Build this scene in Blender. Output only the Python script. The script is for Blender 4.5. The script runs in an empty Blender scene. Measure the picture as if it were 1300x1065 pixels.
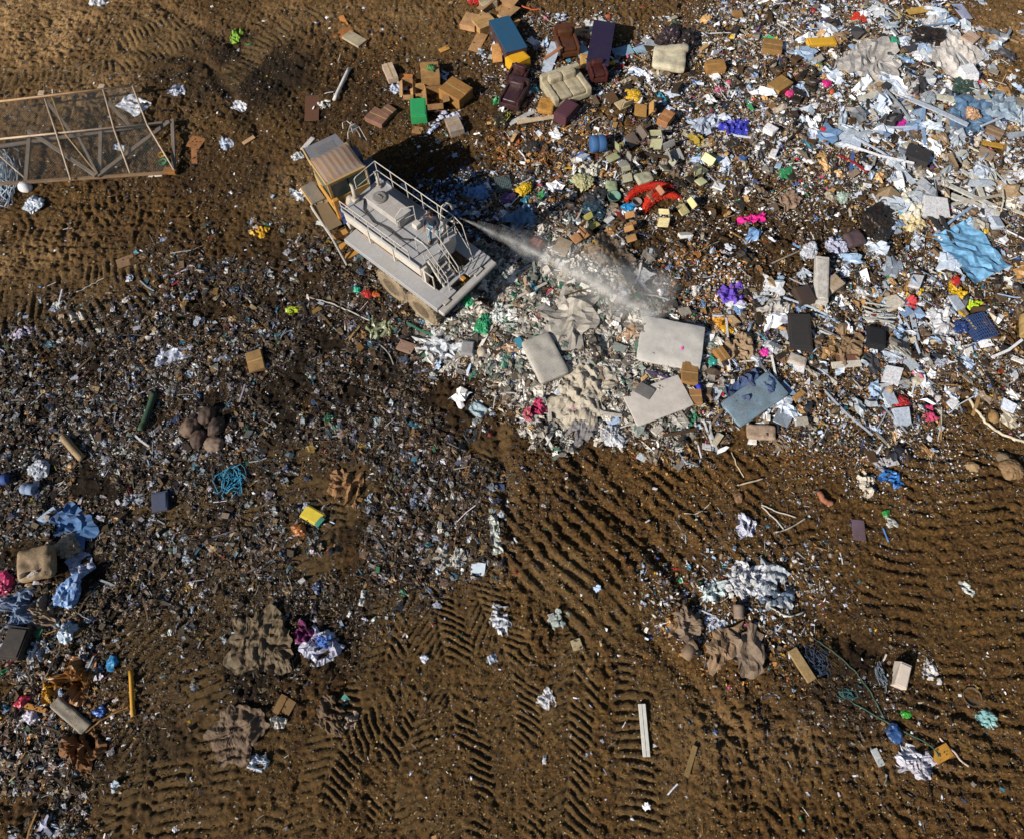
import bpy, math, random
import numpy as np
from mathutils import Vector, Matrix, noise as mn
C = bpy.context.scene.collection
S = bpy.context.scene
# ---------------------------------------------------------------- camera, light
TH = math.radians(25); FPX = 867.0; HC = 23.5
cam = bpy.data.cameras.new('camera'); cam_o = bpy.data.objects.new('camera', cam); C.objects.link(cam_o)
cam.sensor_fit = 'HORIZONTAL'; cam.sensor_width = 36; cam.lens = 36*FPX/1300
cam.shift_y = -45.5/1300; cam.clip_end = 2000
cam_o.location = (0, 0, HC); cam_o.rotation_euler = (TH, 0, 0); S.camera = cam_o
S.view_settings.view_transform = 'Standard'; S.view_settings.look = 'None'
S.view_settings.exposure = 0.38; S.view_settings.gamma = 1
SUN_EL = math.radians(31); SHADOW_AZ = math.radians(38)      # shadows point this way, from +x
w = bpy.data.worlds.new('World'); S.world = w; w.use_nodes = True
sky = w.node_tree.nodes.new('ShaderNodeTexSky'); sky.sky_type = 'NISHITA'; sky.sun_disc = False
sky.sun_elevation = SUN_EL; sky.sun_rotation = math.radians(90) - (SHADOW_AZ + math.pi)
bg = w.node_tree.nodes['Background']; bg.inputs['Strength'].default_value = 0.05
w.node_tree.links.new(sky.outputs[0], bg.inputs['Color'])
sl = bpy.data.lights.new('sun', 'SUN'); sl.energy = 5.0; sl.angle = math.radians(0.5); sl.color = (1, .92, .81)
so = bpy.data.objects.new('sun', sl); C.objects.link(so)
sd = Vector((math.cos(SHADOW_AZ)*math.cos(SUN_EL), math.sin(SHADOW_AZ)*math.cos(SUN_EL), -math.sin(SUN_EL)))
so.rotation_euler = sd.to_track_quat('-Z', 'Y').to_euler(); so.location = (-20, -10, 30)
S.cycles.volume_bounces = 3; S.cycles.max_bounces = 5; S.cycles.diffuse_bounces = 2; S.cycles.transparent_max_bounces = 8
cs, sn = math.cos(TH), math.sin(TH)

def W(px, py, z=0.0):                       # photo pixel -> point of the place at height z
    u = px-650; v = 487-py
    d = (u, v*cs+FPX*sn, v*sn-FPX*cs)
    t = (z-HC)/d[2]
    return Vector((d[0]*t, d[1]*t, z))
def topx(x, y, z=0):
    f = y*sn+(HC-z)*cs
    return 650+FPX*x/f, 487-FPX*(y*cs-(HC-z)*sn)/f
def scl(px, py): return FPX/((HC/(FPX*cs-(487-py)*sn))*FPX)     # pixels per metre at the ground

# ---------------------------------------------------------------- numpy noise
RT = np.random.default_rng(7).random((8, 256, 256)).astype(np.float32)
def vn(x, y, f, k=0):
    x = x*f+13.7*k; y = y*f+7.3*k; xi = np.floor(x).astype(np.int64); yi = np.floor(y).astype(np.int64)
    a = x-xi; b = y-yi; a = a*a*(3-2*a); b = b*b*(3-2*b); T = RT[k % 8]
    x0 = xi & 255; x1 = (xi+1) & 255; y0 = yi & 255; y1 = (yi+1) & 255
    return (T[x0, y0]*(1-a)+T[x1, y0]*a)*(1-b)+(T[x0, y1]*(1-a)+T[x1, y1]*a)*b
def fbm(x, y, f, o=4, k=0):
    r = 0; A = 1; s = 0
    for i in range(o): r = r+A*vn(x, y, f*2.03**i, k+i); s += A; A *= .55
    return r/s
def voro(x, y, f, k=0):                     # clods: a dome per cell of random size
    x = x*f; y = y*f; xi = np.floor(x).astype(np.int64); yi = np.floor(y).astype(np.int64); best = np.full(x.shape, -1.0)
    T = RT[k % 8]; U = RT[(k+1) % 8]; V = RT[(k+2) % 8]
    for i in (-1, 0, 1):
        for j in (-1, 0, 1):
            a = (xi+i) & 255; b = (yi+j) & 255
            dx = xi+i+T[a, b]-x; dy = yi+j+U[a, b]-y; r = .25+.6*V[a, b]
            best = np.maximum(best, r-(dx*dx+dy*dy)/r)
    return np.clip(best, 0, 1)
def polymask(px, py, poly, soft=25):        # 1 inside, 0 outside, soft edge in photo pixels
    n = len(poly); d2 = np.full(px.shape, 1e12); ins = np.zeros(px.shape, bool)
    for i in range(n):
        x1, y1 = poly[i]; x2, y2 = poly[(i+1) % n]; ex, ey = x2-x1, y2-y1
        t = np.clip(((px-x1)*ex+(py-y1)*ey)/(ex*ex+ey*ey+1e-9), 0, 1)
        d2 = np.minimum(d2, (px-x1-t*ex)**2+(py-y1-t*ey)**2)
        c = ((y1 > py) != (y2 > py)) & (px < (x2-x1)*(py-y1)/((y2-y1) if y2 != y1 else 1e-9)+x1); ins ^= c
    d = np.sqrt(d2)*np.where(ins, 1, -1)
    return np.clip(.5+d/(2*soft), 0, 1)
PILE = [(655,150),(640,95),(690,62),(840,55),(905,15),(960,-60),(1180,-60),(1235,40),(1270,110),(1500,150),(1500,520),(1210,520),(1150,560),(1000,545),(880,560),(800,545),(735,560),(660,515),(585,470),(560,425),(600,400),(650,350),(640,280),(600,250),(620,215),(690,215)]
GREY = [(600,330),(680,300),(760,330),(840,390),(900,440),(860,520),(760,560),(680,520),(590,450),(560,420)]
FINE = [(-80,480),(60,430),(210,360),(330,290),(440,300),(560,420),(610,520),(640,640),(610,740),(480,740),(300,700),(200,720),(120,800),(130,1065),(-80,1065)]
SHADE = [(450,150),(600,170),(660,260),(640,330),(560,300)]

# ---------------------------------------------------------------- terrain
TR = [  # path in photo px, half width m, period m, chevron slope, amplitude m
 ([(1165,560),(1195,700),(1235,880),(1260,1065)], 2.6, .40, .12, .075),
 ([(1075,720),(1110,800),(1240,980)], 1.5, .36, -.55, .07),
 ([(1010,560),(1090,680)], 2.0, .38, .3, .06),
 ([(655,770),(760,670),(900,520)], 2.9, .43, .0, .085),
 ([(880,740),(1010,600)], 1.6, .40, 0, .06),
 ([(505,1080),(515,960),(540,860)], .9, .25, -.7, .07),
 ([(590,1080),(575,900),(545,760),(560,690)], 1.05, .25, .75, .075),
 ([(655,1080),(650,940),(640,830),(600,740),(600,680)], 1.0, .25, .75, .06),
 ([(715,1080),(720,900),(740,800),(700,700)], .95, .27, .7, .06),
 ([(812,1080),(806,900),(812,780)], .65, .26, .1, .075),
 ([(880,1080),(870,950),(850,850)], .95, .32, .5, .06), ([(950,1080),(960,1000),(1010,930)], 1.0, .34, .5, .06),
 ([(395,1080),(430,940),(480,860),(510,760)], .95, .26, .6, .075),
 ([(330,1080),(350,900)], .6, .32, .3, .05),
 ([(245,1080),(255,930),(225,850),(160,780)], 1.3, .29, .05, .075),
 ([(345,560),(370,760)], 1.9, .31, .1, .055),
 ([(200,600),(240,720),(330,800)], 1.4, .31, .1, .05),
 ([(-30,425),(60,400),(140,372),(200,345)], 1.9, .32, -.18, .075),
 ([(-20,298),(90,275),(200,265)], .9, .34, .2, .05),
 ([(-30,100),(60,95),(150,85),(260,40)], .75, .30, .1, .045),
 ([(150,60),(240,20)], .6, .30, .1, .05), ([(280,110),(330,60),(420,10)], .8, .32, .1, .04),
 ([(620,480),(625,560),(640,640)], .8, .32, .5, .05),
 ([(960,960),(1080,900)], .9, .36, .2, .03), ([(1060,820),(1150,960)], 1.2, .4, .2, .04),
 ([(500,20),(560,80)], .8, .32, .2, .03),
 ([(1290,560),(1310,700),(1330,900)], 2.2, .38, .3, .07), ([(420,560),(440,680)], 1.6, .28, .5, .05), ([(100,1080),(110,960)], 1.2, .28, .3, .05), ([(160,1080),(190,980),(170,860)], 1.0, .27, .5, .06), ([(930,640),(1010,720)], 1.4, .38, -.3, .05), ([(760,760),(860,860)], 1.2, .3, .4, .05),
]
FUR = [([(628,500),(640,600),(655,680)], .22, .14), ([(700,520),(760,640),(850,720),(890,770)], .35, .2), ([(740,560),(900,740)], .25, .14),
 ([(1000,740),(1060,800),(1150,850)], .3, .14), ([(200,5),(290,50),(400,150)], .3, .12), ([(160,60),(260,80),(330,170)], .35, .16),
 ([(960,880),(1030,960)], .4, .15), ([(820,800),(900,900),(960,960)], .3, .14), ([(1230,900),(1300,960)], .35, .16), ([(0,262),(110,255)], .25, .14), ([(60,620),(150,780)], .5, .1)]
MOUND = [(1050,200,330,170,.55),(720,110,100,70,.25),(720,430,130,80,.35),(960,460,150,70,.2),(60,740,80,60,.25),(540,140,80,40,.1),(930,760,90,40,.1),(1060,290,120,50,-.25)]
def pathdist(x, y, pts):
    best = np.full(x.shape, 1e9); s = np.zeros(x.shape); sd_ = np.zeros(x.shape); acc = 0
    P = [W(a, b) for a, b in pts]
    for a, b in zip(P, P[1:]):
        ex, ey = b.x-a.x, b.y-a.y; L = math.hypot(ex, ey)
        tt = ((x-a.x)*ex+(y-a.y)*ey)/(L*L); t = np.clip(tt, 0, 1)
        dx = x-a.x-t*ex; dy = y-a.y-t*ey; d = np.hypot(dx, dy); m = d < best
        best = np.where(m, d, best); s = np.where(m, acc+t*L, s)
        sd_ = np.where(m, (ex*dy-ey*dx)/L, sd_); acc += L
    return best, s, sd_, acc
def height(x, y):
    px, py = topx(x, y); h = np.zeros(x.shape)
    h += (fbm(x, y, .12, 3, 1)-.5)*.5
    for cx, cy, rx, ry, A in MOUND: h += A*np.exp(-((px-cx)/rx)**2-((py-cy)/ry)**2)
    pile = polymask(px, py, PILE, 25)
    rough = .35+.65*vn(x, y, .35, 5); rough = np.maximum(rough, pile)
    h += (fbm(x, y, 1.1, 3, 2)-.5)*(.10+.22*pile)
    trk = np.zeros(x.shape); soft = np.zeros(x.shape); fine = np.zeros(x.shape)
    wx = x+(fbm(x, y, .4, 2, 3)-.5)*.55; wy = y+(fbm(x, y, .4, 2, 4)-.5)*.55
    wx = wx+(fbm(x, y, 3, 2, 5)-.5)*.09; wy = wy+(fbm(x, y, 3, 2, 6)-.5)*.09
    brk = np.clip(fbm(x, y, 1.4, 3, 6)*4.4-1.75, 0, 1)
    for pts, hw, per, k, A in TR:
        d, s, q, L = pathdist(wx, wy, pts)
        m = np.clip((hw-d)/.15, 0, 1)*np.clip(s/.6, 0, 1)*np.clip((L-s)/.6, 0, 1)
        ph = (s+k*np.abs(q))/per
        r = np.sin(2*math.pi*ph); r = np.clip((r+.45)*1.9, 0, 1) if per < .33 else np.clip(r*1.2+.45, 0, 1)
        gap = np.exp(-(q/.07)**2) if abs(k) > .4 else 0
        if per < .33: m = m*np.clip(.35+brk, 0, 1)
        hh = A*(1.6 if per < .33 else 1.45)*(r*(1-.8*gap)-.6)*((.35+.65*brk) if per < .33 else (.12+.88*brk))
        fine = np.maximum(fine, m*(per < .33))
        trk = np.where(m > soft, hh*m, trk); soft = np.maximum(soft, m)
    h += trk*(1-.85*pile)
    for pts, ww, D in FUR:
        d, s, q, L = pathdist(wx, wy, pts); h -= D*np.exp(-(d/ww)**2)
    px_ = 1-.75*fine; cl = px_*(voro(x, y, 3.6, 1)*.10+voro(x, y, 8.5, 3)*.075)
    h += cl*rough*(1-.3*soft)*(.6+.8*fbm(x, y, .8, 2, 7))
    h += .13*rough*px_*(np.abs(2*vn(x, y, 3.4, 6)-1)+.6*np.abs(2*vn(x, y, 7.5, 2)-1)-.5)*(.5+fbm(x, y, .9, 2, 1))
    h += ((fbm(x, y, 7, 2, 2)-.5)*.10*(1-.2*soft)+(vn(x, y, 15, 4)-.5)*.035)*(1-.6*fine)
    height.fine = fine
    return h
def lines(a0, a1, fine, far, n=34):
    core = np.arange(a0, a1, fine); g = np.geomspace(.4, far, n)
    return np.concatenate([a0-g[::-1], core, a1+g])
gx = lines(-27.5, 27.5, .047, 600); gy0 = np.concatenate([np.arange(-4.6, 9, .040), np.arange(9, 21, .05), np.arange(21, 34.5, .07)])
g = np.geomspace(.4, 600, 34); gy = np.concatenate([-4.6-g[::-1], gy0, 34.5+g])
GX, GY = np.meshgrid(gx, gy, indexing='ij')
GZ = height(GX, GY); TRK = height.fine
far = np.clip((np.maximum(np.abs(GX)-30, 0)+np.maximum(GY-37, 0)+np.maximum(-7-GY, 0))/8, 0, 1)
GZ = GZ*(1-far)
def gh(x, y):
    x = np.asarray(x, float); y = np.asarray(y, float)
    i = np.clip(np.searchsorted(gx, x)-1, 0, len(gx)-2); j = np.clip(np.searchsorted(gy, y)-1, 0, len(gy)-2)
    a = (x-gx[i])/(gx[i+1]-gx[i]); b = (y-gy[j])/(gy[j+1]-gy[j])
    return (GZ[i, j]*(1-a)+GZ[i+1, j]*a)*(1-b)+(GZ[i, j+1]*(1-a)+GZ[i+1, j+1]*a)*b
def gh1(x, y, r=0):
    if r <= 0: return float(gh(x, y))
    return float(np.mean([gh(x+r*math.cos(a), y+r*math.sin(a)) for a in np.linspace(0, 6.28, 9)[:-1]]+[gh(x, y)]))
def G(px, py, r=.1):                        # the ground point seen at a photo pixel
    z = 0
    for _ in range(4): p = W(px, py, z); z = gh1(p.x, p.y, r)
    return W(px, py, z)

def raw_mesh(name, V, faces_flat, sizes, mats, smooth=False, attrs=None):
    me = bpy.data.meshes.new(name); V = np.asarray(V, np.float32)
    me.vertices.add(len(V)); me.vertices.foreach_set('co', V.ravel())
    me.loops.add(len(faces_flat)); me.loops.foreach_set('vertex_index', np.asarray(faces_flat, np.int32))
    st = np.concatenate([[0], np.cumsum(sizes)[:-1]]).astype(np.int32)
    me.polygons.add(len(sizes)); me.polygons.foreach_set('loop_start', st)
    if smooth: me.polygons.foreach_set('use_smooth', np.ones(len(sizes), bool))
    me.update(calc_edges=True)
    if not smooth: me.shade_flat()
    for k, (t, a) in (attrs or {}).items():
        at = me.attributes.new(k, t, 'POINT')
        at.data.foreach_set('color' if t == 'FLOAT_COLOR' else 'value', np.asarray(a, np.float32).ravel())
    for m in mats: me.materials.append(m)
    return me

# ---------------------------------------------------------------- materials
def lin(hx):
    o = []
    for i in (0, 2, 4):
        c = int(hx[i:i+2], 16)/255; o.append(c/12.92 if c <= .04045 else ((c+.055)/1.055)**2.4)
    return tuple(o)
MC = {}
def mat(hx, rough=.7, dirt=.35, metal=0, kind='', alpha=1, dust='4a3722'):
    key = (hx, rough, dirt, metal, kind, alpha, dust)
    if key in MC: return MC[key]
    m = bpy.data.materials.new('surface_'+hx); m.use_nodes = True; n = m.node_tree.nodes; l = m.node_tree.links
    p = n['Principled BSDF']; p.inputs['Roughness'].default_value = rough; p.inputs['Metallic'].default_value = metal
    tc = n.new('ShaderNodeTexCoord'); geo = n.new('ShaderNodeNewGeometry')
    def nz(sc, det=5, src=None):
        t = n.new('ShaderNodeTexNoise'); t.inputs['Scale'].default_value = sc; t.inputs['Detail'].default_value = det
        t.inputs['Roughness'].default_value = .65; l.new(geo.outputs['Position'] if src is None else src, t.inputs['Vector']); return t
    a = nz(2.2); b = nz(19, 6)
    mx = n.new('ShaderNodeMath'); mx.operation = 'MULTIPLY'; l.new(a.outputs[0], mx.inputs[0]); l.new(b.outputs[0], mx.inputs[1])
    mr = n.new('ShaderNodeMapRange'); mr.inputs[1].default_value = .16; mr.inputs[2].default_value = .36; mr.inputs[4].default_value = dirt*1.25
    l.new(mx.outputs[0], mr.inputs[0])
    c = lin(hx); c2 = tuple(x*.7 for x in c)
    v = n.new('ShaderNodeMixRGB'); v.inputs[1].default_value = (*c, 1); v.inputs[2].default_value = (*c2, 1); l.new(nz(6, 3).outputs[0], v.inputs[0])
    col = v.outputs[0]
    if kind == 'stripe':
        wv = n.new('ShaderNodeTexWave'); wv.inputs['Scale'].default_value = 6; wv.inputs['Distortion'].default_value = 3
        l.new(tc.outputs['Object'], wv.inputs['Vector']); k = n.new('ShaderNodeMixRGB'); l.new(wv.outputs[0], k.inputs[0])
        k.inputs[2].default_value = (*tuple(x*.55 for x in c), 1); l.new(col, k.inputs[1]); col = k.outputs[0]
    if kind == 'print':
        wv = n.new('ShaderNodeTexVoronoi'); wv.inputs['Scale'].default_value = 5
        l.new(tc.outputs['Object'], wv.inputs['Vector']); k = n.new('ShaderNodeMixRGB'); l.new(wv.outputs['Distance'], k.inputs[0])
        k.inputs[2].default_value = (*tuple(min(1, x*1.5+.06) for x in c), 1); l.new(col, k.inputs[1]); col = k.outputs[0]
    if kind == 'grain':
        mp = n.new('ShaderNodeMapping'); mp.inputs['Scale'].default_value = (1.5, 22, 22); l.new(tc.outputs['Object'], mp.inputs[0])
        gq = nz(3, 6, mp.outputs[0]); k = n.new('ShaderNodeMixRGB'); l.new(gq.outputs[0], k.inputs[0])
        k.inputs[2].default_value = (*tuple(x*.45 for x in c), 1); l.new(col, k.inputs[1]); col = k.outputs[0]
    d = n.new('ShaderNodeMixRGB'); l.new(mr.outputs[0], d.inputs[0]); l.new(col, d.inputs[1]); d.inputs[2].default_value = (*lin(dust), 1)
    l.new(d.outputs[0], p.inputs['Base Color'])
    bp = n.new('ShaderNodeBump'); bp.inputs['Strength'].default_value = .25; bp.inputs['Distance'].default_value = .02
    l.new(nz(40, 4).outputs[0], bp.inputs['Height']); l.new(bp.outputs[0], p.inputs['Normal'])
    if kind == 'film':
        p.inputs['Transmission Weight'].default_value = 0
        p.inputs['Alpha'].default_value = alpha
    MC[key] = m; return m

def soil():
    m = bpy.data.materials.new('soil'); m.use_nodes = True; n = m.node_tree.nodes; l = m.node_tree.links
    p = n['Principled BSDF']; p.inputs['Roughness'].default_value = .95; p.inputs['Specular IOR Level'].default_value = .2
    geo = n.new('ShaderNodeNewGeometry')
    def nz(sc, det=5, r=.6):
        t = n.new('ShaderNodeTexNoise'); t.inputs['Scale'].default_value = sc; t.inputs['Detail'].default_value = det
        t.inputs['Roughness'].default_value = r; l.new(geo.outputs['Position'], t.inputs['Vector']); return t
    def at(nm):
        t = n.new('ShaderNodeAttribute'); t.attribute_name = nm; return t.outputs['Fac']
    def mix(f, a, b):
        t = n.new('ShaderNodeMixRGB')
        for i, q in ((0, f), (1, a), (2, b)):
            if hasattr(q, 'is_output'): l.new(q, t.inputs[i])
            elif i == 0: t.inputs[0].default_value = q
            else: t.inputs[i].default_value = (*lin(q), 1)
        return t.outputs[0]
    def rng(s, a, b, c=0, d=1):
        t = n.new('ShaderNodeMapRange'); l.new(s, t.inputs[0])
        for i, q in enumerate((a, b, c, d)): t.inputs[i+1].default_value = q
        return t.outputs[0]
    base = mix(rng(nz(.6, 6).outputs[0], .35, .65), '3a2817', '55401f')
    base = mix(rng(nz(5, 6, .7).outputs[0], .42, .62, 0, .85), base, '271c0f')
    vo = n.new('ShaderNodeTexVoronoi'); vo.inputs['Scale'].default_value = 14; l.new(geo.outputs['Position'], vo.inputs['Vector'])
    sp = n.new('ShaderNodeSeparateColor'); l.new(vo.outputs['Color'], sp.inputs[0])
    base = mix(rng(sp.outputs[0], 0, 1, 0, .65), base, '77562c')
    base = mix(rng(sp.outputs[1], .82, .9, 0, .6), base, '1f160d')
    base = mix(at('dry'), base, 'a3835a')
    base = mix(at('wet'), base, '19140f')
    base = mix(at('rust'), base, '6b583a')
    l.new(base, p.inputs['Base Color'])
    bp = n.new('ShaderNodeBump'); bp.inputs['Strength'].default_value = 1; bp.inputs['Distance'].default_value = .06
    l.new(nz(26, 7, .75).outputs[0], bp.inputs['Height']); l.new(bp.outputs[0], p.inputs['Normal'])
    return m
PXG, PYG = topx(GX, GY)
def blobs(L, px, py):
    r = np.zeros(px.shape)
    for cx, cy, rx, ry, a in L: r = np.maximum(r, a*np.exp(-((px-cx)/rx)**2-((py-cy)/ry)**2))
    return r
nzm = fbm(GX, GY, .9, 4, 3)
dry = blobs([(40,30,190,70,1),(120,110,160,60,.5),(430,20,200,50,.35),(30,340,130,60,.55),(400,260,70,50,.55),(1270,60,60,60,.6),(950,940,120,50,.35),(660,700,70,60,.3),(1150,960,100,40,.2),(0,300,60,40,.4),(900,50,200,40,.25)], PXG, PYG)
wet = blobs([(300,90,110,60,.95),(280,230,120,40,.4),(150,640,330,190,1.25),(260,760,230,160,1.15),(60,500,260,130,1),(420,480,230,170,1),(900,330,120,60,.55),(540,240,110,70,.4),(1060,300,120,60,.5),(560,620,90,120,.35),(1050,850,60,50,.4),(650,160,70,70,.3),(170,950,160,90,.8),(480,620,180,120,.7),(1080,860,80,80,.6),(720,540,130,40,.5),(440,130,120,60,.5),(230,320,150,40,.4),(720,440,150,90,.4)], PXG, PYG)
rust = blobs([(800,640,160,110,.12),(860,230,120,40,.15)], PXG, PYG)
dry = np.clip(dry*(nzm*2.2-.3), 0, 1); wet = np.clip(wet*(2.2-nzm*2.0), 0, .93)
nx, ny = len(gx), len(gy); idx = np.arange(nx*ny).reshape(nx, ny)
q = np.stack([idx[:-1, :-1], idx[1:, :-1], idx[1:, 1:], idx[:-1, 1:]], -1).reshape(-1, 4)
me = raw_mesh('ground', np.stack([GX, GY, GZ], -1).reshape(-1, 3), q.ravel(), np.full(len(q), 4), [soil()], True,
              {'dry': ('FLOAT', dry), 'wet': ('FLOAT', wet*(1-.45*TRK)), 'rust': ('FLOAT', TRK*.45)})
ground = bpy.data.objects.new('ground', me); C.objects.link(ground); ground['kind'] = 'structure'

# ---------------------------------------------------------------- object helpers
class MB:
    def __init__(s): s.v = []; s.f = []
    def add(s, V, F, M=None):
        o = len(s.v); s.v += [(M @ Vector(p)) if M else Vector(p) for p in V]; s.f += [tuple(i+o for i in f) for f in F]; return s
    def box(s, x0, x1, y0, y1, z0, z1, M=None, b=0):
        V, F = cbox((x1-x0)/2, (y1-y0)/2, (z1-z0)/2, b); T = Matrix.Translation(((x0+x1)/2, (y0+y1)/2, (z0+z1)/2))
        return s.add(V, F, (M @ T) if M else T)
    def tube(s, pts, r, n=7, M=None, taper=None):
        pts = [Vector(p) for p in pts]; V = []; F = []; prev = None
        for i, p in enumerate(pts):
            t = (pts[min(i+1, len(pts)-1)]-pts[max(i-1, 0)]).normalized()
            if prev is None: a = t.orthogonal().normalized()
            else: a = (prev-t*prev.dot(t)).normalized()
            prev = a; b = t.cross(a); rr = r*(1 if taper is None else taper[i])
            V += [p+(a*math.cos(k*2*math.pi/n)+b*math.sin(k*2*math.pi/n))*rr for k in range(n)]
        for i in range(len(pts)-1):
            for k in range(n): F.append((i*n+k, i*n+(k+1) % n, (i+1)*n+(k+1) % n, (i+1)*n+k))
        F.append(tuple(range(n))[::-1]); F.append(tuple((len(pts)-1)*n+k for k in range(n)))
        return s.add(V, F, M)
    def lathe(s, prof, n=20, M=None):
        V = [(r*math.cos(k*2*math.pi/n), r*math.sin(k*2*math.pi/n), z) for r, z in prof for k in range(n)]; F = []
        for i in range(len(prof)-1):
            for k in range(n): F.append((i*n+k, i*n+(k+1) % n, (i+1)*n+(k+1) % n, (i+1)*n+k))
        if prof[0][0] > 1e-4: F.append(tuple(range(n))[::-1])
        if prof[-1][0] > 1e-4: F.append(tuple((len(prof)-1)*n+k for k in range(n)))
        return s.add(V, F, M)
    def build(s, name, m, parent=None, smooth=False):
        me = bpy.data.meshes.new(name); me.from_pydata([tuple(v) for v in s.v], [], s.f); me.materials.append(m)
        if smooth: me.polygons.foreach_set('use_smooth', [True]*len(me.polygons))
        me.update(); o = bpy.data.objects.new(name, me); C.objects.link(o); o.parent = parent; return o
def cbox(a, b, c, r=0):                     # box, chamfered when r > 0
    if r <= 0:
        V = [(x*a, y*b, z*c) for x in (-1, 1) for y in (-1, 1) for z in (-1, 1)]
        return V, [(0,1,3,2),(4,6,7,5),(0,4,5,1),(2,3,7,6),(0,2,6,4),(1,5,7,3)]
    V = []; ix = {}
    for x in (-1, 1):
        for y in (-1, 1):
            for z in (-1, 1):
                for ax in range(3):
                    p = [x*(a-r), y*(b-r), z*(c-r)]; p[ax] = (x*a, y*b, z*c)[ax]; ix[(x, y, z, ax)] = len(V); V.append(p)
    F = []; o = [(1, 2), (2, 0), (0, 1)]
    def fx(l, nrm):
        A, B, D = (Vector(V[l[k]]) for k in (0, 1, 2))
        F.append(tuple(l) if (B-A).cross(D-A).dot(Vector(nrm)) > 0 else tuple(l[::-1]))
    for ax in range(3):
        u, v = o[ax]
        for s_ in (-1, 1):
            l = []
            for a1, b1 in ((-1, -1), (1, -1), (1, 1), (-1, 1)):
                k = [0]*3; k[ax] = s_; k[u] = a1; k[v] = b1; l.append(ix[(*k, ax)])
            nr = [0]*3; nr[ax] = s_; fx(l, nr)
        for a1 in (-1, 1):
            for b1 in (-1, 1):
                k1 = [0]*3; k1[u] = a1; k1[v] = b1; k1[ax] = -1; k2 = k1[:]; k2[ax] = 1
                nr = [0]*3; nr[u] = a1; nr[v] = b1
                fx([ix[(*k1, u)], ix[(*k1, v)], ix[(*k2, v)], ix[(*k2, u)]], nr)
    for x in (-1, 1):
        for y in (-1, 1):
            for z in (-1, 1): fx([ix[(x, y, z, k)] for k in range(3)], (x, y, z))
    return V, F
def softbox(L, Wd, T, r, n=8, amp=.02, f=2.5, seed=0, sag=0):   # cushions, mattresses, sacks
    h = Vector((L/2, Wd/2, T/2)); r = min(r, T/2*.98); V = []; F = []; ix = {}
    ts = [math.tan((i/n-.5)*math.pi/2*.999)/1.0 for i in range(n+1)]; ts = [max(-1, min(1, .5*(t+2*(i/n-.5)))) for i, t in enumerate(ts)]
    def vid(c):
        k = tuple(round(q, 5) for q in c)
        if k in ix: return ix[k]
        p = Vector((c[0]*h.x, c[1]*h.y, c[2]*h.z)); inn = Vector([max(-(h[i]-r), min(h[i]-r, p[i])) for i in range(3)])
        d = p-inn; p = inn+d.normalized()*r if d.length > 1e-6 else p
        q = p*f+Vector((seed*3.1, seed*1.7, 0)); dsp = mn.noise(q)+.5*mn.noise(q*2.3)
        rd = abs(mn.noise(q*1.6+Vector((9, 0, 0))))
        p = p+p.normalized()*0+Vector((mn.noise(q+Vector((5, 0, 0)))*amp*.8, mn.noise(q+Vector((0, 5, 0)))*amp*.8, (dsp-rd*1.5)*amp))
        p.z += -sag*(c[0]**2)*.5+sag*.25
        ix[k] = len(V); V.append(p); return ix[k]
    for ax in range(3):
        u, v = [(1, 2), (2, 0), (0, 1)][ax]
        for s_ in (-1, 1):
            for i in range(n):
                for j in range(n):
                    l = []
                    for a, b in ((i, j), (i+1, j), (i+1, j+1), (i, j+1)):
                        c = [0]*3; c[ax] = s_; c[u] = ts[a]; c[v] = ts[b]; l.append(vid(c))
                    F.append(tuple(l) if s_ > 0 else tuple(l[::-1]))
    zm = min(p.z for p in V)
    for p in V: p.z -= zm
    return V, F
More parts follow.
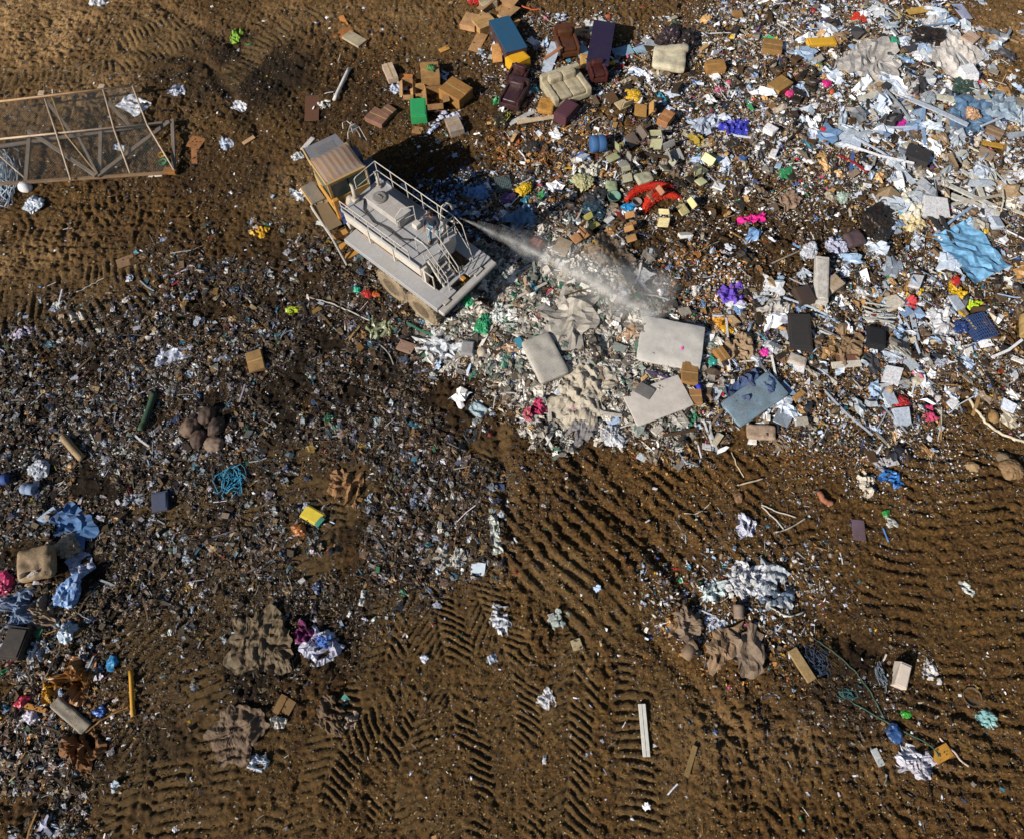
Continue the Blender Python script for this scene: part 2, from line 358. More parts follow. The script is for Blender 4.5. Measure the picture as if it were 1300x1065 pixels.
def sheet(L, Wd, amp, seed, n=16, th=.006, blob=0, f=3.0, curl=0, wr=0, hf=1):   # crumpled cloth, film, paper, with thickness
    V = []; F = []; m = max(5, int(n*Wd/max(L, Wd))+1); n = max(5, int(n*L/max(L, Wd))+1)
    for i in range(n+1):
        for j in range(m+1):
            a = i/n*2-1; b = j/m*2-1
            if blob:
                k = max(abs(a), abs(b))/max(1e-6, math.hypot(a, b)); e = 1+(k-1)*blob*.75; a *= e; b *= e
                q = 1.12+blob*(.55*mn.noise(Vector((a*1.6+seed, b*1.6, 3)))+.4*mn.noise(Vector((a*4+seed, b*4, 8)))*max(abs(a), abs(b))**2); a *= q; b *= q
            x = a*L/2; y = b*Wd/2; q = Vector((x*f+seed*5.3, y*f, seed))
            th_ = seed*1.3; qa = Vector((q.x*math.cos(th_)+q.y*math.sin(th_), (q.y*math.cos(th_)-q.x*math.sin(th_))*.45, seed))
            z = (1-abs(mn.noise(qa*1.5))*3.2)*.5+(1-abs(mn.noise(qa.yxz*2.2+Vector((7, 1, 0))))*3.0)*.35*hf+mn.noise(q*7)*.35*hf*hf
            if wr: z = (1-abs(mn.noise(Vector((qa.x*.45+mn.noise(q*.6)*.5, qa.y*2.6, seed))))*3)*.6+(1-abs(mn.noise(Vector((qa.x*.8, qa.y*5.5, 4))))*3)*.3+mn.noise(q*.7)*.5
            e = max(abs(i/n*2-1), abs(j/m*2-1))
            z = max(z*amp*(1-.6*e**4), -.3*amp)
            V.append(Vector((x*(1-.1*amp*0)+mn.noise(q+Vector((3, 3, 3)))*amp*.5, y+mn.noise(q+Vector((1, 8, 3)))*amp*.5, z+curl*a*a*L*.25)))
    N = len(V); V += [p-Vector((0, 0, th)) for p in V]
    g_ = lambda i, j: i*(m+1)+j
    for i in range(n):
        for j in range(m):
            F.append((g_(i, j), g_(i+1, j), g_(i+1, j+1), g_(i, j+1))); F.append((N+g_(i, j), N+g_(i, j+1), N+g_(i+1, j+1), N+g_(i+1, j)))
    rim = [g_(i, 0) for i in range(n)]+[g_(n, j) for j in range(m)]+[g_(i, m) for i in range(n, 0, -1)]+[g_(0, j) for j in range(m, 0, -1)]
    for a, b in zip(rim, rim[1:]+rim[:1]): F.append((a, N+a, N+b, b))
    zm = sorted(p.z for p in V)[len(V)//6]
    for p in V: p.z -= zm
    return V, F
_ico = None
def lump(rx, ry, rz, amp, seed, f=2.2, ridge=1.0, sub=3):      # filled bags, sacks, stones
    global _ico
    import bmesh
    key = sub
    if _ico is None: _ico = {}
    if key not in _ico:
        bm = bmesh.new(); bmesh.ops.create_icosphere(bm, subdivisions=sub, radius=1); bm.verts.ensure_lookup_table()
        _ico[key] = ([v.co.copy() for v in bm.verts], [tuple(v.index for v in fc.verts) for fc in bm.faces]); bm.free()
    P, F = _ico[key]; V = []
    for p in P:
        q = p*f*.6+Vector((seed*3.7, seed*1.3, seed)); d = mn.noise(q)*.9
        rg = abs(mn.noise(q*2.2))*1.1+abs(mn.noise(q*4.7))*.8+abs(mn.noise(q*9))*.35
        k = 1+amp*(d-ridge*rg+.45)
        if ridge > .5:
            t1 = Vector((math.cos(seed), math.sin(seed), .3)).normalized(); t2 = Vector((math.cos(seed*2.7), math.sin(seed*2.7), .1)).normalized()
            k *= 1+.45*max(0, p.dot(t1))**7+.35*max(0, p.dot(t2))**9
        z = p.z*rz*k; z = z if z > -rz*.45 else -rz*.45+(z+rz*.45)*.2
        V.append(Vector((p.x*rx*k, p.y*ry*k, z)))
    zm = min(v.z for v in V)
    for v in V: v.z -= zm+.12*rz
    return V, F
THINGS = []
def tag(o, label, cat, group=None, kind=None):
    if label: o['label'] = label
    if cat: o['category'] = cat
    if group: o['group'] = group
    if kind: o['kind'] = kind
    THINGS.append(o); return o
def empty(name, loc, rz=0, rot=None):
    o = bpy.data.objects.new(name, None); C.objects.link(o); o.location = loc; o.rotation_euler = rot or (0, 0, rz); o.empty_display_size = .2; return o
# ---------------------------------------------------------------- water truck (articulated hauler carrying a tank)
HITCH = Vector((-5.55, 17.37, 0)); HZ = gh1(-4, 16, 1.5)
truck = empty('water_truck', (HITCH.x, HITCH.y, HZ), math.radians(140))
tag(truck, 'dusty yellow and grey articulated water truck with railed tank deck, parked on the garbage', 'truck')
# rear frame: X forward from the bumper, Y left;  front frame: X forward from the hitch
RF = Matrix.Translation((-5.27, 0.03, 0)); FF = Matrix.Rotation(math.radians(-16.5), 4, 'Z')
STEEL = mat('b2b1b0', .6, .45, dust='8b7a64'); DECK = mat('a6a8ae', .6, .5, dust='8f8a82'); YEL = mat('c98a1c', .5, .45, dust='8f7a5c')
DARK = mat('2c2b2a', .7, .4, dust='5b5044'); TYRE = mat('6f6354', .85, .6, dust='a08c6e'); RIM = mat('9c8258', .6, .5, dust='b09a78'); WHITE = mat('cbc7c0', .55, .3, dust='9a8a70')
GLASS = mat('5d7068', .18, .2); PIPE = mat('cdc9c2', .5, .3, dust='8b7a64')  # glass: pale greenish sky reflection is put into its base colour
def RB(name, m, fn, par=truck, fr=RF, smooth=False):
    b = MB(); fn(b); b.v = [fr @ v for v in b.v]; return b.build(name, m, par, smooth)
def bx(*a, b=.012): return lambda q: q.box(*a, b=b)
# side platforms over the rear wheels, around the pump bay
def _plat(q):
    q.box(.32, 5.2, .86, 1.5, 1.87, 1.95, b=.012); q.box(.32, 5.2, -1.5, -.9, 1.87, 1.95, b=.012)
    q.box(.62, .8, -.9, .86, 1.88, 1.955, b=.01); q.box(.32, .62, .45, .86, 1.87, 1.95, b=.01); q.box(.32, .62, -.9, -.35, 1.87, 1.95, b=.01)
    q.box(.32, 5.2, 1.46, 1.503, 1.72, 1.862); q.box(.32, 5.2, -1.503, -1.46, 1.72, 1.862)
RB('side_platform', DECK, _plat)
def _bump(q):
    q.box(0, .3, -1.5, 1.5, 1.72, 1.9, b=.04); q.box(.18, .34, -.5, -.9, 1.9, 1.97, b=.01); q.box(.2, .33, .9, 1.2, 1.9, 1.97, b=.01)
RB('rear_bumper', STEEL, _bump)
RB('chassis_frame', YEL, lambda q: (q.box(.4, 5.4, .32, .5, .95, 1.35, b=.02), q.box(.4, 5.4, -.5, -.32, .95, 1.35, b=.02), q.box(3.9, 5.25, .97, 1.12, 1.6, 1.86, b=.02), q.box(4.9, 5.6, -.4, .4, .9, 1.4, b=.03)))
# tank with bevelled flanks under the deck
def _tank(q):
    P = [(-.8, 1.96), (.8, 1.96), (.97, 2.3), (.97, 2.84), (-.97, 2.84), (-.97, 2.3)]
    V = [(x, y, z) for x in (1.55, 5.5) for y, z in P]; F = [(0,1,2,3,4,5)[::-1], (6,7,8,9,10,11)]
    for i in range(6): F.append((i, (i+1) % 6, 6+(i+1) % 6, 6+i))
    q.add(V, [f[::-1] for f in F])
    for x in (2.9, 4.2):
        for s in (-1, 1): q.box(x, x+.07, s*.985-.02, s*.985+.02, 2.0, 2.83)
RB('tank', WHITE, _tank)
def _deck(q):
    q.box(1.5, 5.56, -1.0, 1.0, 2.84, 2.9, b=.008)
    for x in (2.3, 3.1, 3.9, 4.7): q.box(x, x+.025, -.99, .99, 2.9, 2.906)
    for s in (-1, 1): q.box(1.5, 5.56, s*1.0-.012, s*1.0+.012, 2.84, 2.99)
    q.box(1.2, 2.2, -.2, .55, 2.902, 2.912)
RB('tank_deck', DECK, _deck)
ht = RB('hatch_box', STEEL, lambda q: (q.box(3.25, 4.95, -.42, .2, 2.9, 3.36, b=.03), q.box(3.2, 5.0, -.46, .24, 3.36, 3.40, b=.012)))
RB('hatch_handle', PIPE, lambda q: (q.tube([(3.3, .26, 2.95), (3.3, .26, 3.6), (3.3, -.1, 3.75), (3.05, -.45, 3.75), (3.05, -.45, 2.95)], .018), q.tube([(3.3, .26, 3.3), (3.05, -.45, 3.3)], .014)), ht)
RB('hose', DARK, lambda q: q.tube([(2.5, .3, 2.96), (2.9, .55, 2.95), (3.6, .5, 2.95), (4.2, .62, 2.95), (4.9, .45, 2.95), (5.3, .0, 2.95)], .03))
RB('hatch_lid', mat('8f8d8a', .6, .5), lambda q: (q.lathe([(0, 0), (.28, 0), (.28, .05), (.24, .07), (0, .07)], 20, Matrix.Translation((4.5, -.1, 3.402))), q.tube([(4.35, -.1, 3.47), (4.4, -.1, 3.53), (4.6, -.1, 3.53), (4.65, -.1, 3.47)], .015)), ht)
RB('valve_box', WHITE, bx(2.72, 2.98, -.42, -.15, 2.9, 3.12, b=.02))
for s_, x0 in ((1, 2.0), (-1, 1.55)):       # long deck railings: posts, top and middle rail
    def _rl(q, s_=s_, x0=x0):
        H = 1.0 if s_ < 0 else .55
        a = [(x0, s_*.98, 2.9+H), (5.5, s_*.98, 2.9+H)]
        q.tube(a, .018); q.tube([(x0, s_*.98, 2.9+H*.52), (5.5, s_*.98, 2.9+H*.52)], .016)
        for k in range(6):
            x = x0+(5.5-x0)*k/5; q.tube([(x, s_*.98, 2.88), (x, s_*.98, 2.9+H)], .02)
    RB('deck_railing', PIPE, _rl)
def _fr(q):
    q.tube([(5.5, -.98, 3.9), (5.5, .0, 3.9), (5.5, .1, 3.85), (5.5, .12, 2.9)], .018); q.tube([(5.5, -.98, 3.42), (5.5, .1, 3.42)], .016)
    q.tube([(5.5, -.5, 2.9), (5.5, -.5, 3.9)], .018)
RB('deck_railing', PIPE, _fr)
RB('guard_rail', PIPE, lambda q: (q.tube([(1.55, -.98, 3.9), (1.55, -.3, 3.9), (1.55, -.22, 3.82), (1.55, -.22, 2.9)], .02), q.tube([(1.55, -.98, 3.4), (1.55, -.22, 3.4)], .018),
    q.tube([(1.55, -.6, 2.9), (1.55, -.6, 3.9)], .018), q.tube([(1.55, -.98, 3.9), (1.15, -.98, 3.7), (.75, -.98, 1.95)], .018), q.tube([(1.55, -.98, 3.4), (.95, -.98, 2.5)], .016)))
RB('guard_rail', PIPE, lambda q: q.tube([(1.55, .98, 3.45), (1.55, .7, 3.45), (1.55, .66, 2.9)], .018))
# stair from the rear platform up to the deck
def _st(q):
    for y in (.0, .6): 
        q.add(*cbox(.62, .025, .07), M=Matrix.Translation((1.12, y, 2.42)) @ Matrix.Rotation(math.radians(-56), 4, 'Y'))
        q.tube([(1.95, y, 3.85), (1.55, y, 3.9), (1.35, y, 3.75), (.55, y, 2.75), (.5, y, 1.96)], .02)
        q.tube([(1.5, y, 3.35), (.62, y, 2.35)], .018); q.tube([(1.0, y, 2.35), (.98, y, 3.3)], .016); q.tube([(1.95, y, 3.85), (1.95, y, 2.9)], .018)
    q.tube([(1.95, 0, 3.85), (1.95, .6, 3.85)], .018); q.tube([(1.95, 0, 3.4), (1.95, .6, 3.4)], .016)
stair = RB('stair', PIPE, _st)
for k in range(4): RB('tread', DECK, bx(1.36-.15*k-.12, 1.36-.15*k+.1, .03, .57, 2.72-.22*k, 2.745-.22*k, b=0), stair)
RB('side_frame', WHITE, lambda q: (q.tube([(1.52, .93, 2.0), (1.52, .93, 2.75), (.95, .93, 2.75), (.95, .93, 2.0)], .03), q.tube([(.95, .93, 2.0), (1.52, .93, 2.0)], .02), q.box(1.38, 1.5, .75, .92, 1.96, 2.84)))
def _pump(q):
    random.seed(4)
    q.box(.85, 1.5, -.85, .8, 1.2, 1.32); q.box(1.0, 1.4, -.3, .15, 1.32, 1.75, b=.03); q.box(.9, 1.2, -.8, -.45, 1.32, 1.6, b=.03)
    q.lathe([(0, 0), (.2, 0), (.2, .3), (.12, .36), (0, .36)], M=Matrix.Translation((1.15, .5, 1.32)))
    for k in range(9):
        y = random.uniform(-.8, .75); q.tube([(.85, y, 1.4), (1.1, y+random.uniform(-.2, .2), 1.7), (1.45, y, 1.75)], random.uniform(.02, .05))
    for k in range(5): q.box(.38+.04*k, .44+.04*k, -.3+.13*k, -.2+.13*k, 1.3, 1.6+.03*k)
    q.box(.35, .6, -.34, .44, 1.2, 1.28)
RB('pump', mat('6b655c', .6, .5), _pump)
def wheel(fr, x, y, r=.8, wd=.55):
    def t(q):
        M = Matrix.Translation((x, y, r-.02)) @ Matrix.Rotation(math.pi/2, 4, 'X')
        q.lathe([(r*.55, -wd/2), (r*.86, -wd/2-.01), (r*.97, -wd/2+.06), (r, -wd/4), (r, wd/4), (r*.97, wd/2-.06), (r*.86, wd/2+.01), (r*.55, wd/2), (r*.5, 0), (r*.55, -wd/2)], 32, M)
        for k in range(24):
            a = k*2*math.pi/24
            for s in (-1, 1): q.add(*cbox(.035, .045, wd/4.6), M=M @ Matrix.Rotation(a+(.13 if s > 0 else 0), 4, 'Z') @ Matrix.Translation((r, 0, s*wd/4)) @ Matrix.Rotation(s*.35, 4, 'X'))
    wh = RB('wheel', TYRE, t, fr=fr)
    def rm(q):
        M = Matrix.Translation((x, y, r-.02)) @ Matrix.Rotation(math.pi/2*(-1 if y > 0 else 1), 4, 'X')
        q.lathe([(r*.56, wd/2-.03), (r*.5, wd/2-.04), (r*.46, wd/2-.16), (r*.28, wd/2-.14), (r*.24, wd/2-.04), (.1, wd/2), (0, wd/2)], 28, M)
        for k in range(10):
            a = k*2*math.pi/10; q.lathe([(0, 0), (.02, 0), (.02, .03), (0, .03)], 6, M @ Matrix.Translation((math.cos(a)*r*.36, math.sin(a)*r*.36, wd/2-.15)))
    RB('rim', RIM, rm, wh, fr)
for x in (1.25, 2.85):
    for y in (1.2, -1.2): wheel(RF, x+.1, y)
for y in (1.2, -1.2): wheel(FF, 2.2, y, .78)
RB('axle', DARK, lambda q: (q.tube([(1.35, -1, .78), (1.35, 1, .78)], .11), q.tube([(2.95, -1, .78), (2.95, 1, .78)], .11), q.box(.6, 5, -.25, .25, .8, 1.0)))
RB('axle', DARK, lambda q: (q.tube([(2.2, -1, .76), (2.2, 1, .76)], .1), q.box(.3, 3.9, -.4, .4, .75, 1.15)), fr=FF)
# water cannons and the goose-neck pipes
def _gun(q, x, y):
    q.tube([(x, y, 2.9), (x, y, 3.5), (x-.05, y, 3.62), (x-.3, y-.1, 3.66), (x-.55, y-.2, 3.64)], .05, 8, taper=[1.3, 1, 1, .8, .55]); q.lathe([(0, 0), (.13, 0), (.13, .06), (.07, .1), (0, .1)], 12, Matrix.Translation((x, y, 2.9)))
RB('water_cannon', PIPE, lambda q: _gun(q, 1.9, -.8), smooth=True)
RB('goose_neck_pipe', PIPE, lambda q: q.tube([(2.35, -1.06, 2.3), (2.35, -1.12, 3.3), (2.33, -1.2, 3.6), (2.25, -1.35, 3.7), (2.15, -1.45, 3.6), (2.1, -1.48, 3.35)], .045, 8), smooth=True)
for x, y, k in ((5.25, -.72, .8), (5.5, .28, 1.15)):
    RB('spray_head', mat('b5aea2', .6, .3, dust='8b7a64'), lambda q: (q.tube([(x, y, 2.9), (x, y, 3.2), (x+.02, y-.02, 3.35), (x+.15, y-.1, 3.42), (x+.32, y-.16, 3.36)], .07*k, 9, taper=[1.2, 1, 1, .9, .7]), q.lathe([(0, 0), (.15*k, 0), (.15*k, .07), (.09*k, .12), (0, .12)], 14, Matrix.Translation((x, y, 2.9)))), smooth=True)
RB('filter_can', mat('b5aea2', .6, .3, dust='8b7a64'), lambda q: q.lathe([(0, 0), (.2, 0), (.22, .3), (.16, .5), (.08, .6), (0, .6)], 16, Matrix.Translation((5.75, .35, 2.35))), smooth=True)
# ---- front unit
CABM = mat('b39160', .55, .45, dust='958672'); CABY = mat('c09c5c', .5, .4, dust='9a8460')
def _cab(q):
    q.box(1.1, 1.2, -.62, 1.02, 1.2, 2.3, b=.02)                         # back wall lower
    for x, y in ((1.12, -.6), (1.12, .97), (2.55, -.55), (2.55, .92)): q.box(x-.05, x+.05, y-.05, y+.05, 2.28, 3.2)
    q.box(1.1, 2.7, -.62, -.56, 1.2, 2.3, b=.01); q.box(1.1, 2.7, .96, 1.02, 1.2, 2.3, b=.01); q.box(2.6, 2.7, -.6, 1.0, 1.2, 2.5, b=.01); q.box(1.1, 1.16, -.6, 1, 3.05, 3.2)
cab = RB('cab', CABY, _cab, fr=FF)
RB('window', GLASS, lambda q: (q.box(1.12, 1.14, -.52, .16, 2.34, 3.03), q.box(1.12, 1.14, .22, .9, 2.34, 3.03), q.box(1.2, 2.48, -.60, -.58, 2.34, 3.1), q.box(1.2, 2.48, .98, 1.0, 2.34, 3.1)), cab, FF)
RB('windshield', GLASS, bx(2.58, 2.6, -.5, .87, 2.5, 3.15, b=0), cab, FF)
RB('seat', DARK, lambda q: (q.box(1.5, 2.0, 0, .5, 1.9, 2.1, b=.04), q.box(1.42, 1.52, 0, .5, 2.1, 2.8, b=.03)), cab, FF)
def _roof(q):
    n = 14; V = []; F = []
    for i in range(9):
        a = i/8
        for j in range(n+1):
            b = j/n; x = 1.12+1.42*a; y = -.60+1.62*b; e = max(abs(2*b-1), abs(2*a-1)); z = 3.22+.13*(1-abs(2*b-1)**3)*(1-abs(2*a-1)**4)+(.012 if j % 2 else 0)*(e < .95); V.append((x, y, z))
    for i in range(8):
        for j in range(n): F.append((i*(n+1)+j, (i+1)*(n+1)+j, (i+1)*(n+1)+j+1, i*(n+1)+j+1))
    q.add(V, F); q.box(1.12, 2.54, -.60, 1.02, 3.14, 3.219, b=.02)
RB('cab_roof', mat('a0938a', .6, .6, kind='grain', dust='8f6a44'), _roof, cab, FF)
RB('roof_trim', CABY, lambda q: (q.tube([(1.11, -.6, 3.2), (1.11, 1.03, 3.2)], .04), q.tube([(1.11, 1.03, 3.2), (2.54, 1.03, 3.2)], .04)), cab, FF)
def _hood(q):
    P = [(2.72, -.64, 2.75), (2.72, .95, 2.75), (3.75, -.58, 2.7), (3.75, .86, 2.7), (4.08, -.5, 2.3), (4.08, .76, 2.3), (4.12, -.45, 1.2), (4.12, .65, 1.2), (2.72, -.66, 1.2), (2.72, .9, 1.2), (3.6, -.6, 1.9), (3.6, .8, 1.9)]
    F = [(0,2,3,1), (2,4,5,3), (4,6,7,5), (0,8,6,4,2), (1,3,5,7,9), (0,1,9,8), (8,9,7,6)]
    q.add(P, F)
    for k in range(6): q.box(3.0+.09*k, 3.04+.09*k, -.3, .5, 2.72-.005*k, 2.755-.005*k)
RB('hood', mat('6f7580', .5, .4, dust='8b7a64'), _hood, fr=FF)
RB('hood_edge', CABM, lambda q: q.tube([(2.72, .97, 2.74), (3.75, .88, 2.68), (4.1, .78, 2.28), (4.14, .7, 1.3)], .05), fr=FF)
RB('headlight', WHITE, bx(4.1, 4.16, .35, .6, 1.5, 1.7)); RB('headlight', WHITE, bx(4.1, 4.16, -.45, -.2, 1.5, 1.7), fr=FF)
for o_ in [c for c in truck.children if c.name.startswith('headlight')][:1]: o_.data.transform(FF @ RF.inverted())
# left walkway, fender and the yellow steps
def _fen(q):
    q.box(2.0, 3.05, 1.08, 1.62, 1.55, 1.62, b=.015); q.box(3.02, 3.08, 1.08, 1.62, .9, 1.6, b=.01); q.box(2.0, 3.05, 1.58, 1.63, 1.3, 1.55, b=.01)
RB('fender', mat('6b6a66', .6, .5, dust='8b7a64'), _fen, fr=FF)
RB('fender_edge', CABY, lambda q: q.box(2.0, 3.05, 1.63, 1.68, 1.35, 1.6, b=.01), fr=FF)
RB('walkway', mat('75654d', .75, .6, dust='6b5a43'), lambda q: (q.box(.55, 1.98, 1.08, 1.66, 1.45, 1.5, b=.01)), fr=FF)
RB('walkway_rail', STEEL, lambda q: (q.box(.1, 2.0, 1.66, 1.76, 1.34, 1.5, b=.02), q.tube([(-.55, 1.7, .5), (.1, 1.73, 1.42), (2.0, 1.72, 1.56)], .045)), fr=FF)
sp_ = RB('steps', DARK, lambda q: (q.tube([(.6, 1.64, 1.3), (-.5, 1.64, .45)], .03), q.tube([(.6, 1.0, 1.3), (-.5, 1.0, .45)], .03)), fr=FF)
for k in range(3): RB('tread', mat('c08838', .6, .45, dust='8a7352'), bx(.24-.33*k, .5-.33*k, 1.02, 1.62, 1.2-.3*k, 1.25-.3*k, b=.008), sp_, FF)
RB('pillar', YEL, lambda q: (q.box(.82, .98, .82, 1.08, 1.3, 2.55, b=.03), q.box(.9, 1.95, 1.04, 1.12, 2.2, 2.45, b=.02)), fr=FF)
RB('right_fender', mat('4d5f78', .5, .4), lambda q: (q.box(1.2, 2.9, -1.5, -.66, 1.5, 1.6, b=.02), q.box(.4, 1.1, -1.4, -.7, 1.3, 2.0, b=.04), q.box(2.95, 3.6, -1.2, -.64, 1.3, 1.9, b=.04)), fr=FF)
RB('exhaust_pipe', DARK, lambda q: q.tube([(2.95, -.8, 1.9), (2.95, -.8, 2.9)], .07), fr=FF)
def _mir(q):
    q.tube([(3.0, -.7, 2.3), (3.3, -.95, 2.9), (3.75, -1.35, 2.9), (3.65, -1.5, 2.3), (3.2, -1.45, 1.7)], .018); q.tube([(3.3, -.95, 2.9), (3.4, -1.5, 2.85), (3.0, -1.6, 2.2)], .018)
    q.tube([(3.6, -.9, 2.9), (3.8, -1.0, 3.0), (3.85, -1.2, 2.95), (3.7, -1.3, 2.85)], .02); q.box(3.68, 3.74, -1.5, -1.25, 2.4, 2.8, b=.01)
RB('mirror_bracket', PIPE, _mir, fr=FF)
def _grl(q):
    q.box(.72, .78, -.1, .85, 1.9, 1.96); q.box(.28, .34, -.1, .85, 1.9, 1.96)
    for k in range(12): q.box(.34, .72, -.1+.08*k, -.055+.08*k, 1.9, 1.95)
    q.box(.1, .9, -.25, .95, 1.5, 1.86, b=.03)
RB('grille', WHITE, _grl, fr=FF)
RB('hydraulic_tank', STEEL, lambda q: (q.box(.1, .75, -.75, -.3, 1.5, 2.2, b=.05), q.tube([(.1, -.5, 2.0), (-.3, -.3, 2.1), (-.5, 0, 2.0)], .05), q.tube([(.3, .3, 2.0), (-.2, .5, 2.15), (-.4, .4, 1.8)], .04)), fr=FF)
# cloth hung behind the cab
def _flag(q, y0, y1, i):
    V = []; n = 10
    for k in range(n+1):
        for y in (y0, y1):
            a = k/n; V.append((.75-.62*a+.03*math.sin(a*9+i), .1+y+.55*a*.3, 2.25-.28*a+.06*math.sin(a*11+y*6)))
    F = [(2*k, 2*k+1, 2*k+3, 2*k+2) for k in range(n)]; N = len(V); V += [(x, y, z-.01) for x, y, z in V]
    F += [tuple(N+j for j in f[::-1]) for f in F]; q.add(V, F)
ME_ = truck.matrix_basis.copy()
flag = empty('flag', HITCH+Vector((-.3, .3, HZ+1.97)), 0); tag(flag, 'red white and blue striped flag draped behind the truck cab', 'flag')
LOC = Matrix.Translation(flag.location).inverted() @ Matrix.LocRotScale(truck.location, truck.rotation_euler, None)
for i, hx in enumerate(('b01830', 'd8d4dc', 'b01830', 'd8d4dc', 'a3142c')):
    RB('stripe', mat(hx, .8, .12), lambda q, i=i: _flag(q, .1+.1*i, .2+.1*i, i*.2), flag, LOC @ FF)
RB('canton', mat('26407c', .8, .12), lambda q: _flag(q, .6, .86, 1), flag, LOC @ FF)

# ---------------------------------------------------------------- the worker on the deck
def skin(name, chains, m, parent, root=0, lv=1):
    V = []; E = []; R = []
    for ch in chains:
        prev = None
        for it in ch:
            if isinstance(it, int): prev = it; continue
            V.append(it[:3]); R.append(it[3] if isinstance(it[3], tuple) else (it[3], it[3])); k = len(V)-1
            if prev is not None: E.append((prev, k))
            prev = k
    me = bpy.data.meshes.new(name); me.from_pydata(V, E, [])
    me.materials.append(m); o = bpy.data.objects.new(name, me); C.objects.link(o); o.parent = parent
    s = o.modifiers.new('skin', 'SKIN')
    for i, r in enumerate(R): me.skin_vertices[0].data[i].radius = r; me.skin_vertices[0].data[i].use_root = (i == root)
    s.branch_smoothing = .3; s.use_smooth_shade = True; u = o.modifiers.new('sub', 'SUBSURF'); u.levels = lv; u.render_levels = lv
    return o
pw = Vector((0, 0, 0))+truck.matrix_basis.to_translation()
Pz = HZ+2.91; pp = W(553, 305, Pz); person = empty('person', pp, math.radians(-100))   # local +x is where the person faces
tag(person, 'person in dark navy jacket and light jeans standing on the truck deck by the railing', 'person')
SK = mat('9a6a4c', .6, .05); JK = mat('1b2438', .85, .1); JN = mat('7f9db3', .9, .15); HR = mat('15110f', .6, 0); SH = mat('3a332c', .8, .3)
def hand(i0, x, y, z, s, dirx=1):
    ch = []
    for k, L_ in enumerate((.062, .074, .07, .055)):
        yy = y+s*(-.03+.02*k)*1.0
        ch.append([i0, (x+.03*dirx, yy, z-.02, .009), (x+(.03+L_*.5)*dirx, yy, z-.035, .0085), (x+(.03+L_*.8)*dirx, yy, z-.06, .007)])
    ch.append([i0, (x+.01, y-s*.035, z-.01, .010), (x+.04*dirx, y-s*.055, z-.03, .008)])
    return ch
# skeleton indices are the order the tuples are listed in
chains = [[(0, 0, .93, (.15, .12)), (.01, 0, 1.08, (.13, .11)), (.03, 0, 1.25, (.16, .11)), (.06, 0, 1.40, (.15, .09)), (.08, 0, 1.48, .055), (.10, 0, 1.55, .055), (.125, 0, 1.65, (.085, .1)), (.12, 0, 1.73, .06)],
 [0, (.02, .10, .86, .09), (.06, .13, .48, .06), (.0, .14, .10, .042), (.12, .15, .04, .045)],
 [0, (.0, -.10, .86, .09), (.10, -.14, .50, .06), (.10, -.16, .10, .042), (.22, -.16, .04, .045)],
 [3, (.06, .19, 1.40, .06), (.14, .26, 1.17, .045), (.34, .18, 1.12, .034), (.40, .16, 1.12, .036)],
 [3, (.06, -.19, 1.40, .06), (.16, -.26, 1.18, .045), (.36, -.20, 1.16, .034), (.42, -.18, 1.16, .036)]]
chains += hand(19, .42, .16, 1.12, 1)+hand(23, .44, -.18, 1.16, -1)
body = skin('body', chains, SK, person, lv=1)
skin('jacket', [[(0, 0, .90, (.185, .165)), (.01, 0, 1.08, (.185, .165)), (.03, 0, 1.25, (.21, .17)), (.055, 0, 1.41, (.19, .14)), (.075, 0, 1.49, .085)],
 [3, (.06, .20, 1.40, .08), (.14, .27, 1.17, .065), (.33, .185, 1.12, .05)], [3, (.06, -.20, 1.40, .08), (.16, -.27, 1.18, .065), (.35, -.205, 1.16, .05)]], JK, person)
skin('jeans', [[(0, 0, .93, (.17, .14))], [0, (.02, .10, .85, .105), (.06, .13, .48, .08), (.0, .14, .10, .065)], [0, (.0, -.10, .85, .105), (.10, -.14, .50, .08), (.10, -.16, .10, .065)]], JN, person)
for y, x in ((.15, .06), (-.16, .17)):
    b = MB(); b.add(*softbox(.29, .11, .1, .045, 5, .004), M=Matrix.Translation((x, y, 0))); b.build('shoe', SH, person, True)
b = MB(); b.add(*lump(.105, .095, .10, .12, 3, ridge=.4), M=Matrix.Translation((.095, 0, 1.645))); b.build('hair', HR, person, True)
b = MB(); b.add(*lump(.022, .016, .03, .05, 2, sub=2), M=Matrix.Translation((.205, 0, 1.60))); b.build('nose', SK, person, True)
for y in (.035, -.035):
    b = MB(); b.add(*lump(.012, .014, .010, 0, 2, sub=2), M=Matrix.Translation((.198, y, 1.645))); b.build('eye', HR, person, True)
    b = MB(); b.add(*lump(.02, .012, .035, 0, 2, sub=2), M=Matrix.Translation((.12, y*2.7, 1.60))); b.build('ear', SK, person, True)
b = MB(); b.box(.196, .204, -.025, .025, 1.578, 1.586); b.build('mouth', mat('6e3a34', .6, 0), person)

